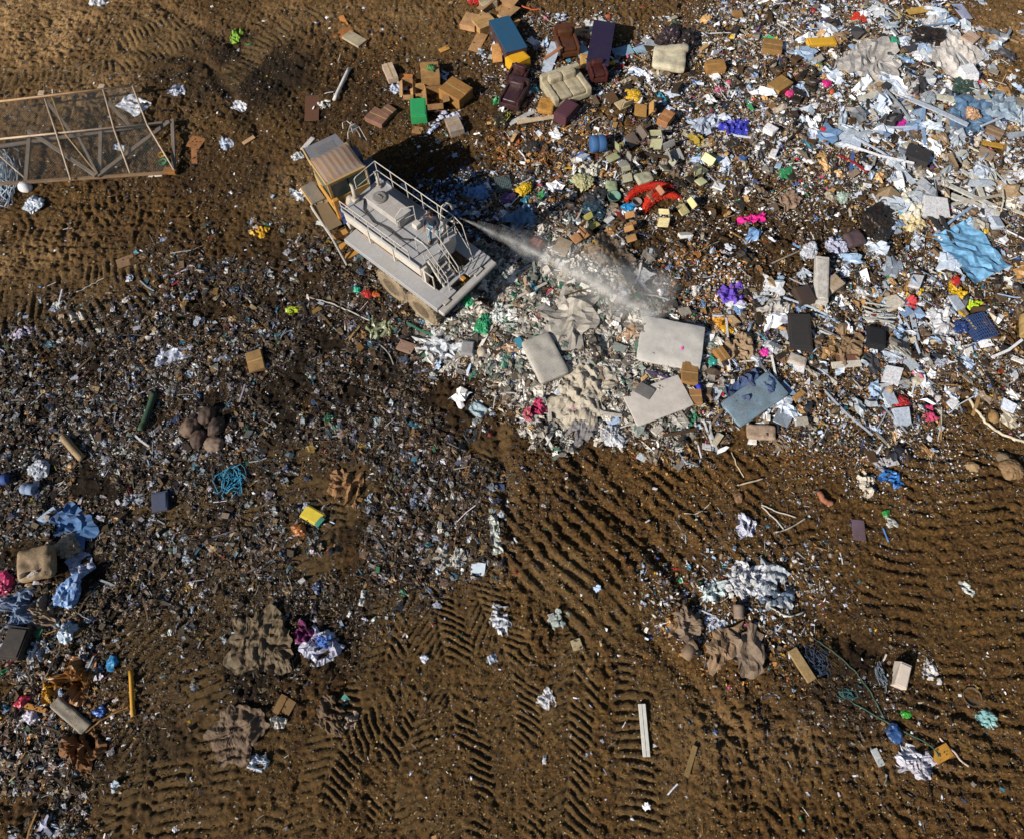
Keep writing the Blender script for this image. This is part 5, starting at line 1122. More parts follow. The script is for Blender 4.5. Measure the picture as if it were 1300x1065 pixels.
tube .19 868 834 875 822 880 818 947b64 | foam_chunk | foam | short tan foam roll below the pinkish brown foam lump
blob 904 842 930 800 24 .35 93795e | foam_chunk | foam | curved torn tan foam largest of the lower group
blob 930 837 962 818 36 .4 7f6e5e d=.5 | foam_chunk | foam | round dusty foam lump right of the curved torn foam
tube .17 935 768 936 786 86766a | foam_chunk | foam | upright grey brown foam stub above the curved torn foam
plank 1004 824 1030 864 12 .12 a58b5e | tube | tube | flattened cardboard tube on dark dirt
box 1141 842 1137 872 14 .42 d3c6ba d=.1 | carton | box | white topped pinkish carton standing alone at lower right
tangle 1024 818 1048 862 24 .15 24405e n=16 t=.014 | netting | net | dark blue netting beside the flattened cardboard tube
tangle 1060 876 1092 884 12 .1 2d6a70 n=8 t=.012 | netting | net | teal netting below the dark blue netting
wire .018 1030 808 1050 822 1078 846 1100 872 1122 912 2a5b50 | rope | rope | long dark green rope curving across the lower right
wire .018 1082 892 1110 908 1146 928 1180 946 1190 960 2f6a5c | rope | rope | green rope running to the yellow board
tangle 1110 842 1124 878 10 .12 7f93a4 n=8 t=.012 | wire_tangle | wire | pale blue wire tangle left of the white topped carton
wire .03 1112 848 1120 838 1124 830 c9c2b4 | stick | stick | short white stick above the pale blue wire tangle
bag 1126 922 1142 934 16 .2 1f4c84 | plastic_bag | bag | navy blue bag on the green rope
bag 1144 904 1154 910 9 .12 3aa43c | plastic_bag | bag | green bag above the navy blue bag
bits 1164 848 1198 858 22 .1 dad8d8 n=16 | paper_pile | paper | white paper bits right of the white topped carton
blob 1144 962 1180 972 22 .2 c4c4d4 | plastic_bag | bag | lilac white bag at the bottom near the yellow board
panel 1184 962 1204 950 14 .05 b9862c | wood_board | board | yellow board at the bottom right
wire .03 1192 936 1210 954 1228 972 d0bdae | stick | stick | pale pink stick beside the yellow board
panel 1108 950 1118 972 9 .03 c8cfd0 | plastic_scrap | plastic | white strip left of the lilac white bag
tub 1234 884 1234 884 22 .1 5c4c3a | tub | tub | half buried brown ring in the dark rut
blob 1242 906 1262 916 12 .12 7fb4b8 | plastic_bag | bag | turquoise grey bag in the lower right rut
blob 1222 742 1232 752 8 .08 d4dad8 | plastic_scrap | plastic | white curled scrap on the right ridges
plank2 814 893 820 960 9 .07 d6d6d0 d=.12 | plank | plank | white grooved double plank lying on the tyre ridges
plank 882 946 870 985 6 .05 a08452 k=grain | wood_stake | stake | tan wooden stake at the bottom right of centre
panel 598 721 616 723 13 .02 ccdcec d=.1 | paper_sheet | paper | small pale blue square sheet on the dirt
tube .07 168 851 171 909 c9921c d=.15 | pole | pole | yellow pole lying upright on dark dirt
blob 286 955 328 905 46 .35 6a5745 d=.6 | blanket | blanket | large brown folded blanket at the bottom left
blob 304 826 356 806 52 .25 63563f d=.6 | blanket | blanket | khaki rumpled blanket above the brown folded blanket
sack 236 540 252 548 22 .35 6a5648 | rubbish_sack | sack | largest brown sack of the sack group
sack 258 526 272 532 20 .35 43342f | rubbish_sack | sack | dark brown sack topmost of the sack group
sack 268 540 284 546 20 .35 3d302c | rubbish_sack | sack | dark brown sack rightmost of the sack group
sack 246 556 262 560 20 .3 44342e | rubbish_sack | sack | dark brown sack lowest of the sack group
sack 262 562 284 566 16 .25 7a675a | rubbish_sack | sack | light brown flat sack below the sack group
tube .12 198 502 190 526 181 548 144a34 | tube | tube | dark green tube lying in fine white litter
tube .14 84 556 95 570 108 584 9a8462 | log | log | light tan foam log at the left
tangle 280 608 308 616 28 .2 1e90b8 n=16 t=.02 | netting | net | bright turquoise blue netting knot
box 196 640 216 636 20 .25 33486a | plastic_box | box | slate blue box with white edge below the netting
bag 42 592 62 598 20 .25 b8c0cc | plastic_bag | bag | clear white bag above the blue jars
drum 0 612 15 610 11 .3 1e4f9c | jar | jar | dark blue jar at the left edge
drum 32 622 48 624 11 .3 8aa4cc | jar | jar | pale blue jar right of the dark blue jar
panel 50 664 74 648 12 .1 b9d0ea | foam_piece | foam | pale blue white foam piece at the left
blob 80 650 112 682 26 .4 3b6ea4 n=26 | duvet | duvet | bunched blue cloth at the left
bag 84 684 100 704 22 .35 a8957e | foam_piece | foam | tan foam beside the bunched blue cloth
sheet 98 706 110 728 22 .12 aab8d8 | cloth_scrap | cloth | white and blue cloth with red edge below the bunched blue cloth
soft 32 722 78 712 34 .5 9c8668 a=.07 d=.5 | foam_block | foam | large tan foam block at the left
bag 76 748 100 758 28 .35 7aa4dc | plastic_bag | bag | light blue bag right of the tan foam block
bag 0 740 14 750 20 .25 c4306c | plastic_bag | bag | pink bag at the left edge
blob 8 776 48 772 30 .35 6e86a8 n=26 | rubbish_sack | sack | long blue grey sack below the tan foam block
blob 42 790 68 770 30 .35 8c7a66 | cloth_scrap | cloth | brown grey cloth right of the blue grey sack
bag 80 798 98 806 18 .35 c8dcf0 | plastic_bag | bag | puffy white blue bag beside the black bin
box 14 815 40 818 32 .4 14171c | bin | bin | black bin below the blue grey sack
blob 40 822 58 830 14 .25 b4c2d6 | plastic_bag | bag | crumpled white bag right of the black bin
rock 14 800 24 800 7 .1 d4501c | ball | ball | orange ball above the black bin
blob 78 858 114 870 30 .3 8a5a22 | plastic_bag | bag | amber brown plastic bag above the striped roll
blob 58 870 74 878 18 .2 b8860e | plastic_bag | bag | mustard yellow bag left of the amber plastic
soft 72 890 112 926 14 .18 9c9384 k=stripe | rug_roll | rug | long striped rug roll at the lower left
blob 88 940 120 960 28 .25 7a4c1c | cardboard_piece | cardboard | amber brown cardboard below the striped rug roll
bag 23 890 36 892 12 .2 c41a4c | plastic_bag | bag | crimson bag left of the striped rug roll
panel 34 894 60 902 5 .03 b57a2a | wood_lath | lath | orange slat right of the crimson bag
bag 36 908 48 912 11 .15 d4d0e4 | plastic_bag | bag | white scrap bag below the orange slat
bag 124 900 134 906 10 .15 1a5cb0 | plastic_bag | bag | small blue bag between rug roll and yellow pole
bag 138 838 150 842 12 .15 2a8fc8 | plastic_bag | bag | sky blue bag left above the yellow pole
wire .03 110 930 128 915 150 903 164 897 8a6430 | stick | stick | curved brown stick pointing at the yellow pole
box 386 648 410 662 15 .1 d9c23c d=.08 | magazine_box | box | yellow and white printed box with teal end
panel 402 668 412 658 6 .06 1a8a78 z=.1 | box_end | panel | teal end strip of the yellow printed box
blob 426 612 456 626 28 .25 8c6640 | cardboard_piece | cardboard | crumpled tan brown cardboard above the printed box
bag 376 670 388 676 14 .2 b46a2c | plastic_bag | bag | orange bag below the yellow printed box
blob 392 812 424 828 24 .25 c0c4dc | plastic_bag | bag | white bag with blue patch near the bottom left
blob 376 802 400 806 14 .15 7a2468 | cloth_scrap | cloth | purple cloth above the white bag with blue patch
blob 406 814 420 816 9 .08 4a7cd0 z=.15 | plastic_scrap | plastic | blue patch lying on the white bag
blob 414 890 424 925 24 .25 5c4830 | burlap_sack | sack | brown mud caked sack among the tyre tracks
panel 434 884 441 892 10 .03 4e9a90 | plastic_scrap | plastic | teal square beside the mud caked sack
blob 438 912 450 918 16 .12 a89484 | plastic_scrap | plastic | pinkish scrap below the teal square
panel 350 905 362 882 9 .03 7a5a2a | cardboard_piece | cardboard | brown folded cardboard left of the mud caked sack
panel 362 905 372 888 12 .03 6e5024 | cardboard_piece | cardboard | second brown folded cardboard beside the first
blob 346 914 360 918 10 .12 c8c4bc | plastic_scrap | plastic | white scrap under the brown folded cardboard
blob 320 965 336 972 14 .15 c9d4e4 | plastic_bag | bag | white bag right of the brown folded blanket
blob 630 768 640 800 18 .2 ccd2dc | plastic_bag | bag | white and blue bag alone in the centre bottom
sheet 626 656 632 700 11 .12 c0c8c2 n=18 | plastic_film | film | long white shredded film standing right of the dark litter
blob 556 708 590 706 22 .2 a8a8a4 | plastic_film | film | grey film left of the small pale square
box 316 464 336 458 24 .22 9c7a48 | cardboard_box | box | tan square carton alone in the dark litter
panel 150 338 170 328 13 .04 96775a | cardboard_piece | cardboard | tan cardboard triangle on the left tracks
wire .03 390 378 420 386 448 398 470 408 b9b6b0 | rod | rod | long white rod left of the rear wheels
wire .025 484 440 494 450 500 464 9c9a98 | wire | wire | thin grey curved wire below the rod
blob 464 420 500 416 18 .2 8a9272 | plastic_film | film | olive green film below the rear wheels
panel 506 438 526 446 13 .1 94786a | cardboard_piece | cardboard | pinkish brown panel below the rear wheels
blob 540 432 586 452 26 .3 cbd2da k=gloss | plastic_bag | bag | long silvery white bag left of the mattress
box 586 446 602 448 16 .25 9a9ca0 | carton | box | grey carton right of the silvery white bag
rock 606 448 618 452 13 .25 c4b8a8 | ball | ball | off white ball right of the grey carton
bag 604 414 622 416 18 .25 1c9a68 | plastic_bag | bag | bright green bag behind the truck bumper
bag 588 384 602 388 12 .2 32b87c | plastic_bag | bag | mint green bag close to the truck bumper
blob 622 398 642 402 20 .2 ced6d4 | plastic_bag | bag | white bag right of the bright green bag
bag 450 368 458 371 7 .15 2cc0a0 | bucket_lid | lid | turquoise lid left of the rear wheels
bag 462 372 472 376 9 .15 b81c26 | plastic_bag | bag | red bag right of the turquoise lid
bag 473 374 480 376 7 .12 c4642c | plastic_bag | bag | orange bag right of the red bag
blob 366 398 378 394 9 .12 b4cc1c | plastic_bag | bag | neon yellow green bag in the dark litter
panel 394 400 408 392 8 .05 9a7a40 | cardboard_piece | cardboard | tan cardboard strip right of the neon bag
blob 322 292 338 298 12 .12 cfa020 | plastic_bag | bag | mustard yellow scrap left of the truck
blob 372 246 386 250 9 .1 dadfe8 | plastic_bag | bag | small white scrap left of the truck steps
sheet 372 202 384 197 9 .06 c8ccd0 | plastic_strip | plastic | grey white strip in front of the truck cab
plank 384 192 398 176 6 .05 d8d6d4 | wood_offcut | wood | short white plank just in front of the truck cab
bits 12 432 56 412 14 .06 c8c0dc n=26 | paper_pile | paper | streak of lilac white paper bits across the left tracks
blob 92 401 106 406 10 .08 cfc9bc | plastic_scrap | plastic | off white scrap on the left tracks
blob 196 456 238 448 16 .1 b4bcd0 | plastic_film | film | long pale film in the litter below the left tracks
wire .02 98 372 115 364 134 354 c9c4ba | stick | stick | thin white stick across the left tracks
sheet 598 513 614 526 14 .06 9fb8c4 | plastic_scrap | plastic | pale blue square below the grey debris pile
tangle 590 540 604 562 20 .08 4a6478 n=3 t=.012 | wire_loop | wire | blue grey wire loop below the pale blue square
bits 698 776 722 800 28 .12 a8b4b0 n=18 | plastic_scraps | plastic | grey green scraps between two tyre tracks
panel 726 820 738 816 11 .03 b5a684 | cardboard_piece | cardboard | small cream panel below the grey green scraps
blob 686 884 702 894 15 .1 cfd0d6 | plastic_bag | bag | thin white bag low between the tyre tracks
bag 536 832 543 838 8 .12 c4cce0 | plastic_bag | bag | small white and blue bag on the chevron tracks
sheet 620 838 630 834 8 .05 b4c4dc | plastic_scrap | plastic | pale blue scrap on the right chevron tracks
sheet 458 768 462 750 5 .05 c4c8c4 | plastic_strip | plastic | thin white strip above the chevron tracks
sticks 50 628 90 614 14 .05 bcbcb4 n=5 t=.02 | plastic_strips | strips | three long white strips above the pale blue foam
blob 160 632 180 636 10 .08 8f98a4 | plastic_scrap | plastic | grey scrap left of the slate blue box
'''
for ln in ITEMS.strip().split('\n'): one(ln)
import collections
cnt = collections.Counter(o.name.split('.')[0] for o in THINGS)
for o in THINGS:
    k = o.name.split('.')[0]
    if cnt[k] > 1 and 'kind' not in o: o['group'] = k.replace('_', ' ')+' pieces dumped across the landfill'

# ---------------------------------------------------------------- litter nobody could count
gr = np.random.default_rng(5)
occ = np.zeros((1200, 900), np.float32)         # footprints of the placed things (5 cm cells)
otop = np.zeros((1200, 900), np.float32)
def occ_ix(x, y): return np.clip(((x+30)/.05).astype(int), 0, 1199), np.clip(((y+6)/.05).astype(int), 0, 899)
for x, y, a, L, Wd, H in OCC:
    if L*Wd < .03: continue
    r = math.hypot(L, Wd)/2+.05; xs = np.arange(x-r, x+r, .05); ys = np.arange(y-r, y+r, .05)
    if len(xs) < 1: continue
    X, Y = np.meshgrid(xs, ys, indexing='ij'); u = (X-x)*math.cos(a)+(Y-y)*math.sin(a); v = -(X-x)*math.sin(a)+(Y-y)*math.cos(a)
    m = (abs(u) < L*.46) & (abs(v) < Wd*.46); i, j = occ_ix(X[m], Y[m]); occ[i, j] = 1; otop[i, j] = 0
    if H > 0: m = (abs(u) < L*.38) & (abs(v) < Wd*.36); i, j = occ_ix(X[m], Y[m]); occ[i, j] = .93; otop[i, j] = gh1(x, y, max(.1, min(L, Wd)*.4))+H+.04
def pal(s):
    t = s.split(); return np.array([lin(c.split(':')[0]) for c in t]), np.array([float(c.split(':')[1]) for c in t])
P_FIELD = pal('e6e8ee:13 ccd6e8:9 a5bcdc:8 f2f2f0:9 8f8a82:8 6b5a48:13 4d3a26:16 a07a4a:9 c09a68:7 2b2722:16 1d2430:9 3f5f9c:2.2 2a7f9a:1.5 b02430:1.1 d05a8a:.7 d8b02a:1 2f8f5a:.9 5a3f7a:.6 1a1a1a:8 b9b09c:8 7d6f60:8')
P_MIX = pal('ccd4e2:7 eaeaea:5 a0aec4:7 6e5a42:15 4d3a26:20 2b231a:22 96703f:6 b0916a:4 1d2430:7 35507a:2.5 2a6f8a:2 a02a34:.5 c9a52a:.4 2f7f5a:.5 141414:10 7d6f60:8')
P_WHITE = pal('e6e8ea:10 d0d6e2:7 b4bccc:4 f0f0ec:6 8c8a86:3 6e5a42:3')
P_GREY = pal('c4beb4:16 a8a298:14 dcd8d0:14 7d776e:12 5e5850:10 8f9a94:6 3f3c38:8 d6d4ce:5 6e7c74:6 a88c74:5 2f6f5c:2 b05060:.6')
P_BIG = pal('dcdfe6:7 b9c6d8:7 7f9cc0:3 a4b0bc:7 c4bdb0:4 9a8468:3 6a7078:2 2a2d33:3')
P_SHEET = pal('dfe4ec:6 c4d2e4:6 9db8d8:4 6f94c0:2 cfc4b4:3 3a3f48:2')
P_GREEN = pal('1f6a4c:8 2f9468:5 3f6f60:6 9ca8a0:6 d0d4d0:5 54605a:6 20332c:8 6e6a60:6')
P_BLUE = pal('7f9fc8:6 9fb8d8:5 4f7fb8:4 3a5a8a:5 d0dcf0:3 20303f:8 2f6f8a:3 6a5a8a:1 1f2a30:8')
P_WOOD = pal('a8763f:8 c08a4c:7 8a5c2e:8 d0a86c:4 6e4a28:6 4a3420:6 b86a34:3')
P_DIRT = pal('43321d:10 483620:10 2a2016:8 5a462c:5 4a3722:10')
P_STRAW = pal('8f7444:8 7a5e36:8 a88c5c:4 6e5630:8 96703a:2 2a2018:8 c4b690:2')
P_DIRTL = pal('5c492b:8 70582f:7 4a3820:8 866c44:4 4a3822:5')
E_ALL = [(-120,-80),(1420,-80),(1420,1090),(-120,1090)]
def ell(cx, cy, rx, ry): return [(cx+rx*math.cos(a), cy+ry*math.sin(a)) for a in np.linspace(0, 6.283, 15)[:-1]]
FIELD2 = [(900,130),(1140,150),(1180,260),(1090,250),(1000,240),(900,200)]
STRIP = [(640,20),(800,10),(960,0),(1200,-40),(1200,40),(1000,60),(840,70),(700,60)]
BARE = [(930,275),(1060,240),(1120,280),(1060,340),(1000,390),(900,370),(840,330),(800,330),(840,290)]
LEFTW = ell(150, 520, 95, 60); TLD = ell(100, 120, 160, 50)
# polygon, pieces per m2, palette, size range m, mix of shapes (flake, crumple, chunk, stick), lift, clumping
Z = [
 (PILE, 120, P_FIELD, (.05,.18), (.44,.30,.16,.10), .14, .30),
 (PILE, 11, P_FIELD, (.18,.55), (.26,.40,.20,.14), .16, .2),
 (PILE, 480, P_FIELD, (.02,.085), (.60,.10,.22,.08), .12, .26),
 (FIELD2, 260, P_FIELD, (.04,.13), (.6,.15,.2,.05), .12, .1),
 ([(900,180),(1100,190),(1180,240),(1090,260),(960,240)], 160, P_WHITE, (.03,.1), (.6,.2,.2,0), .14, .35),
 (STRIP, 190, P_MIX, (.025,.09), (.55,.1,.25,.1), .03, .3),
 (GREY, 330, P_GREY, (.05,.24), (.40,.36,.16,.08), .17, .05),
 (GREY, 40, P_GREY, (.2,.5), (.2,.6,.1,.1), .17, .1),
 (ell(640,380,50,40), 200, P_GREEN, (.05,.2), (.4,.4,.15,.05), .18, .25),
 (ell(590,262,65,36), 160, P_BLUE, (.05,.22), (.4,.45,.1,.05), .1, .3),
 (ell(570,205,70,30), 30, P_BLUE, (.05,.25), (.5,.4,.05,.05), .05, .5),
 (ell(700,200,55,40), 170, P_WOOD, (.04,.22), (.3,.1,.3,.3), .1, .15),
 (ell(900,380,90,50), 150, P_WOOD, (.04,.2), (.3,.2,.3,.2), .1, .35),
 (ell(870,400,90,35), 90, P_WHITE, (.03,.12), (.5,.1,.4,0), .18, .4),
 (ell(945,345,50,40), 90, P_WHITE, (.04,.13), (.4,.1,.5,0), .15, .35),
 (ell(1120,470,140,50), 120, P_WOOD, (.03,.14), (.4,.2,.3,.1), .12, .3),
 (ell(1190,200,90,80), 50, P_FIELD, (.05,.28), (.4,.3,.1,.2), .18, .25),
 (ell(1190,200,95,90), 6, P_BIG, (.3,1.1), (.3,.25,.15,.3), .25, .2),
 (ell(1170,90,90,70), 5, P_BIG, (.3,.9), (.3,.4,.1,.2), .2, .2),
 (ell(1060,440,160,80), 4, P_BIG, (.3,.8), (.3,.35,.15,.2), .2, .2),
 (ell(1100,45,80,35), 120, P_FIELD, (.05,.2), (.5,.3,.1,.1), .15, .2),
 (FINE, 330, P_MIX, (.018,.085), (.6,.12,.16,.12), .02, .29),
 (FINE, 100, P_MIX, (.07,.30), (.32,.50,.08,.10), .05, .31),
 (ell(180,520,125,60), 330, P_WHITE, (.02,.08), (.7,.1,.2,0), .02, .36),
 (ell(90,575,120,60), 160, P_WHITE, (.02,.09), (.7,.1,.2,0), .02, .40),
 (ell(230,430,110,45), 120, P_MIX, (.03,.12), (.6,.2,.2,0), .03, .35),
 (ell(470,420,170,90), 110, P_MIX, (.03,.12), (.5,.2,.2,.1), .03, .25),
 (ell(480,560,140,90), 90, P_MIX, (.03,.12), (.5,.2,.2,.1), .03, .3),
 (ell(560,690,90,50), 50, P_MIX, (.04,.16), (.5,.3,.1,.1), .03, .35),
 (ell(60,760,80,90), 90, P_MIX, (.04,.2), (.5,.3,.1,.1), .04, .25),
 (ell(60,900,90,80), 110, P_WOOD, (.03,.15), (.5,.2,.2,.1), .03, .3),
 (ell(70,900,90,80), 80, P_FIELD, (.03,.15), (.5,.2,.2,.1), .03, .3),
 (ell(1000,900,330,90), 35, P_MIX, (.02,.09), (.6,.1,.2,.1), .02, .3),
 (ell(600,900,350,120), 22, P_MIX, (.02,.10), (.6,.15,.15,.1), .02, .35),
 (ell(300,60,250,60), 40, P_MIX, (.02,.09), (.6,.1,.2,.1), .02, .3),
 (ell(330,250,120,60), 60, P_MIX, (.02,.08), (.6,.1,.2,.1), .02, .3),
 (ell(330,720,220,130), 120, P_MIX, (.025,.08), (.6,.15,.2,.05), .02, .35),
 (ell(120,240,150,20), 60, P_MIX, (.03,.12), (.6,.2,.1,.1), .02, .3),
 (ell(120,150,110,60), 45, P_MIX, (.03,.1), (.6,.1,.2,.1), .02, .3),
 (ell(150,80,160,25), 30, P_MIX, (.03,.12), (.6,.2,.1,.1), .02, .3),
 (ell(470,85,60,50), 50, P_WOOD, (.03,.1), (.5,.1,.2,.2), .02, .35),
 (ell(550,135,60,45), 60, P_FIELD, (.03,.12), (.6,.2,.1,.1), .03, .3),
 (ell(930,750,110,60), 190, P_FIELD, (.03,.16), (.5,.25,.15,.1), .05, .2),
 (ell(970,665,90,50), 150, P_MIX, (.03,.13), (.5,.1,.2,.2), .03, .3),
 (ell(1110,610,90,60), 200, P_FIELD, (.02,.09), (.6,.1,.25,.05), .03, .25),
 (ell(1190,540,90,70), 190, P_FIELD, (.02,.09), (.6,.1,.25,.05), .03, .3),
 (ell(640,600,110,150), 70, P_MIX, (.02,.10), (.55,.2,.15,.1), .02, .32),
 (ell(930,575,180,35), 130, P_WOOD, (.02,.10), (.5,.1,.3,.1), .03, .3),
 (ell(920,820,90,50), 50, P_WOOD, (.03,.13), (.4,.1,.4,.1), .02, .3),
 (ell(1060,850,110,100), 120, P_MIX, (.03,.12), (.5,.15,.25,.1), .02, .3),
 (ell(1180,860,60,30), 50, P_WHITE, (.03,.12), (.6,.2,.2,0), .03, .4),
 (ell(1150,960,120,50), 60, P_MIX, (.03,.12), (.5,.2,.2,.1), .02, .3),
 (ell(1270,430,60,60), 60, P_FIELD, (.04,.2), (.5,.3,.1,.1), .1, .3),
 (E_ALL, 55, P_MIX, (.015,.065), (.7,.1,.15,.05), .01, .15),
 (E_ALL, 2.2, P_FIELD, (.05,.18), (.6,.3,.05,.05), .01, .2),
 (E_ALL, 90, P_DIRT, (.02,.09), 'clod', -.005, .2),
 (E_ALL, 70, P_DIRTL, (.02,.07), 'clod', -.003, .2),
 (E_ALL, 150, P_STRAW, (.015,.065), (.5,.05,.3,.15), .01, .22),
 (ell(1140,130,160,110), 1.2, P_SHEET, (.3,1.0), (.25,.75,0,0), .2, .15), (ell(1100,400,200,120), .7, P_SHEET, (.25,.8), (.25,.75,0,0), .2, .2),
 (PILE, 110, P_DIRT, (.03,.12), 'clod', .08, .25),
 (PILE, 150, P_STRAW, (.02,.1), (.5,.1,.2,.2), .1, .25),
 (ell(230,810,230,130), 150, P_MIX, (.018,.08), (.6,.1,.18,.12), .02, .3), (ell(230,810,230,130), 14, P_MIX, (.08,.25), (.35,.5,.05,.1), .03, .3), (ell(430,760,130,60), 60, P_MIX, (.02,.12), (.5,.3,.1,.1), .02, .3),
]
def rotm(n, flat):
    a = gr.random(n)*2*np.pi; tilt = gr.normal(0, flat, n); ax = gr.random(n)*2*np.pi
    ca, sa = np.cos(a), np.sin(a); Rz = np.zeros((n, 3, 3)); Rz[:, 0, 0] = ca; Rz[:, 0, 1] = -sa; Rz[:, 1, 0] = sa; Rz[:, 1, 1] = ca; Rz[:, 2, 2] = 1
    ux, uy = np.cos(ax), np.sin(ax); c, s_ = np.cos(tilt), np.sin(tilt); R = np.zeros((n, 3, 3))
    R[:, 0, 0] = c+ux*ux*(1-c); R[:, 0, 1] = ux*uy*(1-c); R[:, 0, 2] = uy*s_; R[:, 1, 0] = ux*uy*(1-c); R[:, 1, 1] = c+uy*uy*(1-c); R[:, 1, 2] = -ux*s_
    R[:, 2, 0] = -uy*s_; R[:, 2, 1] = ux*s_; R[:, 2, 2] = c
    return R @ Rz
def protos():
    out = [[], [], [], []]; r = np.random.default_rng(3)
    for i in range(14):                         # torn folded scraps
        V = np.array([(-1, -.6, 0), (0, -.7, .3), (1, -.5, 0), (1, .6, 0), (0, .6, .35), (-1, .5, 0)])*.5; V = V+r.uniform(-.28, .28, (6, 3))*np.array([.6, .6, .5]); V[:, 2] += .1
        V[:, 1] *= r.choice([.25, .45, .7, 1.0]); out[0].append((V, [(0, 1, 4, 5), (1, 2, 3, 4)] if i % 2 else [(0, 1, 4), (0, 4, 5), (1, 2, 3), (1, 3, 4)]))
    for i in range(16):                         # crumpled film and cloth
        n = 5; V = []; asp = r.choice([.3, .45, .6, .85]); hh = r.uniform(.12, .3)
        for a in range(n+1):
            for b in range(n+1):
                x, y = a/n*2-1, b/n*2-1
                V.append((x*.5+r.uniform(-.12, .12), y*.5*asp+r.uniform(-.11, .11)*asp*1.6, (r.uniform(0, hh) if (a+b) % 2 else r.uniform(hh*.5, hh*1.3))*(1-.6*max(abs(x), abs(y))**4)))
        out[1].append((np.array(V), [(a*(n+1)+b, (a+1)*(n+1)+b, (a+1)*(n+1)+b+1, a*(n+1)+b+1) for a in range(n) for b in range(n)]))
    for i in range(14):                         # broken boards, cartons and blocks
        V = np.array([(x, y, z) for x in (-1, 1) for y in (-1, 1) for z in (-1, 1)])*.5*np.array([1, r.uniform(.2, .85), r.choice([.06, .1, .2, .45])])
        V = V+r.uniform(-.09, .09, (8, 3))*np.array([1, .8, .35]); V[:, 2] += .1
        out[2].append((V, [(0,1,3,2),(4,6,7,5),(0,4,5,1),(2,3,7,6),(0,2,6,4),(1,5,7,3)]))
    for i in range(6):                          # sticks and strips
        w_ = r.uniform(.025, .09); V = np.array([(x, y*w_, z*.03) for x in (-1, 0, 1) for y in (-1, 1) for z in (0, 1)], float); V[4:8, 2] += r.uniform(0, .1); V[4:8, 1] += r.uniform(-.12, .12)
        V[:, 2] += .06
        F = [(0,1,3,2),(8,10,11,9)]
        for o in (0, 4): F += [(o, o+4, o+5, o+1), (o+2, o+3, o+7, o+6), (o+1, o+5, o+7, o+3), (o, o+2, o+6, o+4)]
        out[3].append((V, F))
    out.append([])
    for i in range(8):
        import bmesh
        bm = bmesh.new(); bmesh.ops.create_icosphere(bm, subdivisions=1, radius=.5); V = np.array([tuple(v.co) for v in bm.verts]); F = [tuple(v.index for v in f.verts) for f in bm.faces]; bm.free()
        V = V*np.array([1, r.uniform(.6, .95), r.uniform(.4, .7)])*(1+r.uniform(-.28, .28, (len(V), 1))); out[4].append((V, F))
    return out
PR = protos(); ACC = {'flat': [[], [], [], 0], 'crumple': [[], [], [], 0], 'chunk': [[], [], [], 0], 'stick': [[], [], [], 0], 'clod': [[], [], [], 0]}
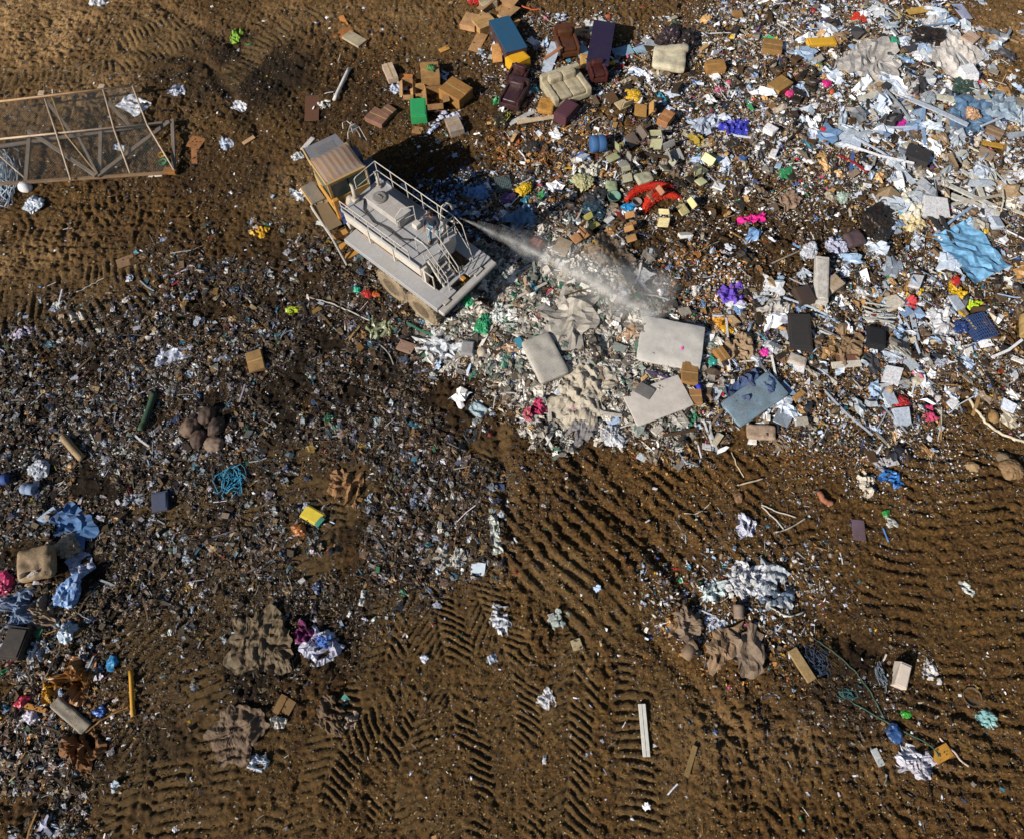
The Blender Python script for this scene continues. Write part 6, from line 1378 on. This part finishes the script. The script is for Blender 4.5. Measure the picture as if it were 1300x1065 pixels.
def scatter(poly, dens, palt, sr, mixs, lift, clump, dirt=False):
    poly_w = [W(*p) for p in poly] if poly is not E_ALL else [W(-60, -40), W(1360, -40), W(1360, 1075), W(-60, 1075)]
    x0, x1 = min(p.x for p in poly_w)-1, max(p.x for p in poly_w)+1; y0, y1 = min(p.y for p in poly_w)-1, max(p.y for p in poly_w)+1
    x1 = min(x1, 29); x0 = max(x0, -29); y1 = min(y1, 35.5); y0 = max(y0, -4.4)
    n = int(dens*(x1-x0)*(y1-y0)); x = gr.uniform(x0, x1, n); y = gr.uniform(y0, y1, n); px, py = topx(x, y)
    k = (px > -40) & (px < 1340) & (py > -40) & (py < 1090); x, y, px, py = x[k], y[k], px[k], py[k]
    if poly is not E_ALL:
        pr = polymask(px+(fbm(x, y, .5, 3, 2)-.5)*110, py+(fbm(x, y, .5, 3, 5)-.5)*110, poly, 34)
    else: pr = np.ones(len(x))
    c = fbm(x, y, .7, 4, int(dens) % 5); pr = pr*np.clip((c-clump)/.22, 0, 1)
    if poly is PILE: pr = pr*(1-.8*polymask(px, py, BARE, 20))
    i, j = occ_ix(x, y); pr = pr*(1-occ[i, j])
    k = gr.random(len(x)) < pr; x, y = x[k], y[k]; i, j = occ_ix(x, y); on = otop[i, j] > 0; z = np.where(on, otop[i, j], gh(x, y))
    t = gr.random(len(x)); cl_ = mixs == 'clod'; edges = [1]*4 if cl_ else np.cumsum(mixs)/sum(mixs)
    for ti in ([4] if cl_ else range(4)):
        m = (t < 2) if cl_ else (t < edges[ti]) & (t >= (edges[ti-1] if ti else 0)); idx_ = np.nonzero(m)[0]
        if not len(idx_): continue
        pi_ = gr.integers(0, len(PR[ti]), len(idx_))
        for q_ in range(len(PR[ti])):
            ii = idx_[pi_ == q_]; N = len(ii)
            if not N: continue
            V, F = PR[ti][q_]; u = gr.random(N); s_ = sr[0]+(sr[1]-sr[0])*u**2.2
            if ti == 3: s_ = s_*1.5
            if ti == 1: s_ = s_*1.25
            R = rotm(N, (.45, .3, .3, .12, .3)[ti]); VV = np.einsum('nij,vj->nvi', R, V)*s_[:, None, None]
            VV[:, :, 0] += x[ii][:, None]; VV[:, :, 1] += y[ii][:, None]; VV[:, :, 2] += (z[ii]+lift*gr.random(N)**1.5*(~on[ii]))[:, None]
            w_ = palt[1]/palt[1].sum(); ci = gr.choice(len(w_), N, p=w_); col = palt[0][ci]*(.65+.5*gr.random((N, 1)))
            if palt is P_MIX: k_ = gr.random((N, 1))**1.2*.8; col = col*(1-k_)+k_*np.array([.045, .03, .017]); col = np.clip(col*(1+gr.normal(0, .05, (N, 3))), .004, .85)
            if any(palt is p_ for p_ in (P_DIRT, P_DIRTL, P_STRAW, P_MIX)):
                gi = np.clip(np.searchsorted(gx, x[ii]), 0, nx-1); gj = np.clip(np.searchsorted(gy, y[ii]), 0, ny-1); col = col*(1-(.75 if palt is not P_MIX else .25)*wet[gi, gj])[:, None]
            A = ACC[('flat', 'crumple', 'chunk', 'stick', 'clod')[ti]]
            fl = np.array([v for f in F for v in f]); off = A[3]+np.arange(N)*len(V)
            A[0].append(VV.reshape(-1, 3)); A[1].append((fl[None]+off[:, None]).ravel()); A[2].append((np.tile([len(f) for f in F], N), np.repeat(np.c_[col, np.ones(N)], len(V), 0))); A[3] += N*len(V)
for z_ in Z: scatter(*z_)
def littermat(name, rough, spec, dirt):
    m = bpy.data.materials.new(name); m.use_nodes = True; n = m.node_tree.nodes; l = m.node_tree.links; p = n['Principled BSDF']
    p.inputs['Roughness'].default_value = rough; p.inputs['Specular IOR Level'].default_value = spec
    a = n.new('ShaderNodeAttribute'); a.attribute_name = 'tint'; g = n.new('ShaderNodeNewGeometry')
    t = n.new('ShaderNodeTexNoise'); t.inputs['Scale'].default_value = 14; t.inputs['Detail'].default_value = 5; l.new(g.outputs['Position'], t.inputs['Vector'])
    r = n.new('ShaderNodeMapRange'); r.inputs[1].default_value = .4; r.inputs[2].default_value = .7; r.inputs[4].default_value = dirt; l.new(t.outputs[0], r.inputs[0])
    x = n.new('ShaderNodeMixRGB'); l.new(r.outputs[0], x.inputs[0]); l.new(a.outputs['Color'], x.inputs[1]); x.inputs[2].default_value = (*lin('4a3722'), 1); l.new(x.outputs[0], p.inputs['Base Color']); return m
for key, nm, lb, rg, sp_, dt in (('flat', 'paper_and_plastic_scraps', 'loose paper and plastic scraps spread over the landfill', .6, .4, .45), ('crumple', 'crumpled_film_litter', 'crumpled film and cloth litter pressed into the trash', .5, .5, .4),
                      ('chunk', 'broken_rubbish', 'broken chunks of mixed rubbish filling the heap', .75, .3, .45), ('stick', 'splinters_and_strips', 'splinters and thin strips strewn through the trash', .7, .3, .35), ('clod', 'soil_clods', 'loose brown soil clods all over the tyre tracked dirt', .95, .1, .1)):
    A = ACC[key]; print(key, A[3])
    me = raw_mesh(nm, np.concatenate(A[0]), np.concatenate(A[1]), np.concatenate([q[0] for q in A[2]]), [littermat(nm, rg, sp_, dt)], False, {'tint': ('FLOAT_COLOR', np.concatenate([q[1] for q in A[2]]))})
    o = bpy.data.objects.new(nm, me); C.objects.link(o); o['label'] = lb; o['category'] = 'litter' if key != 'clod' else 'soil'; o['kind'] = 'stuff'
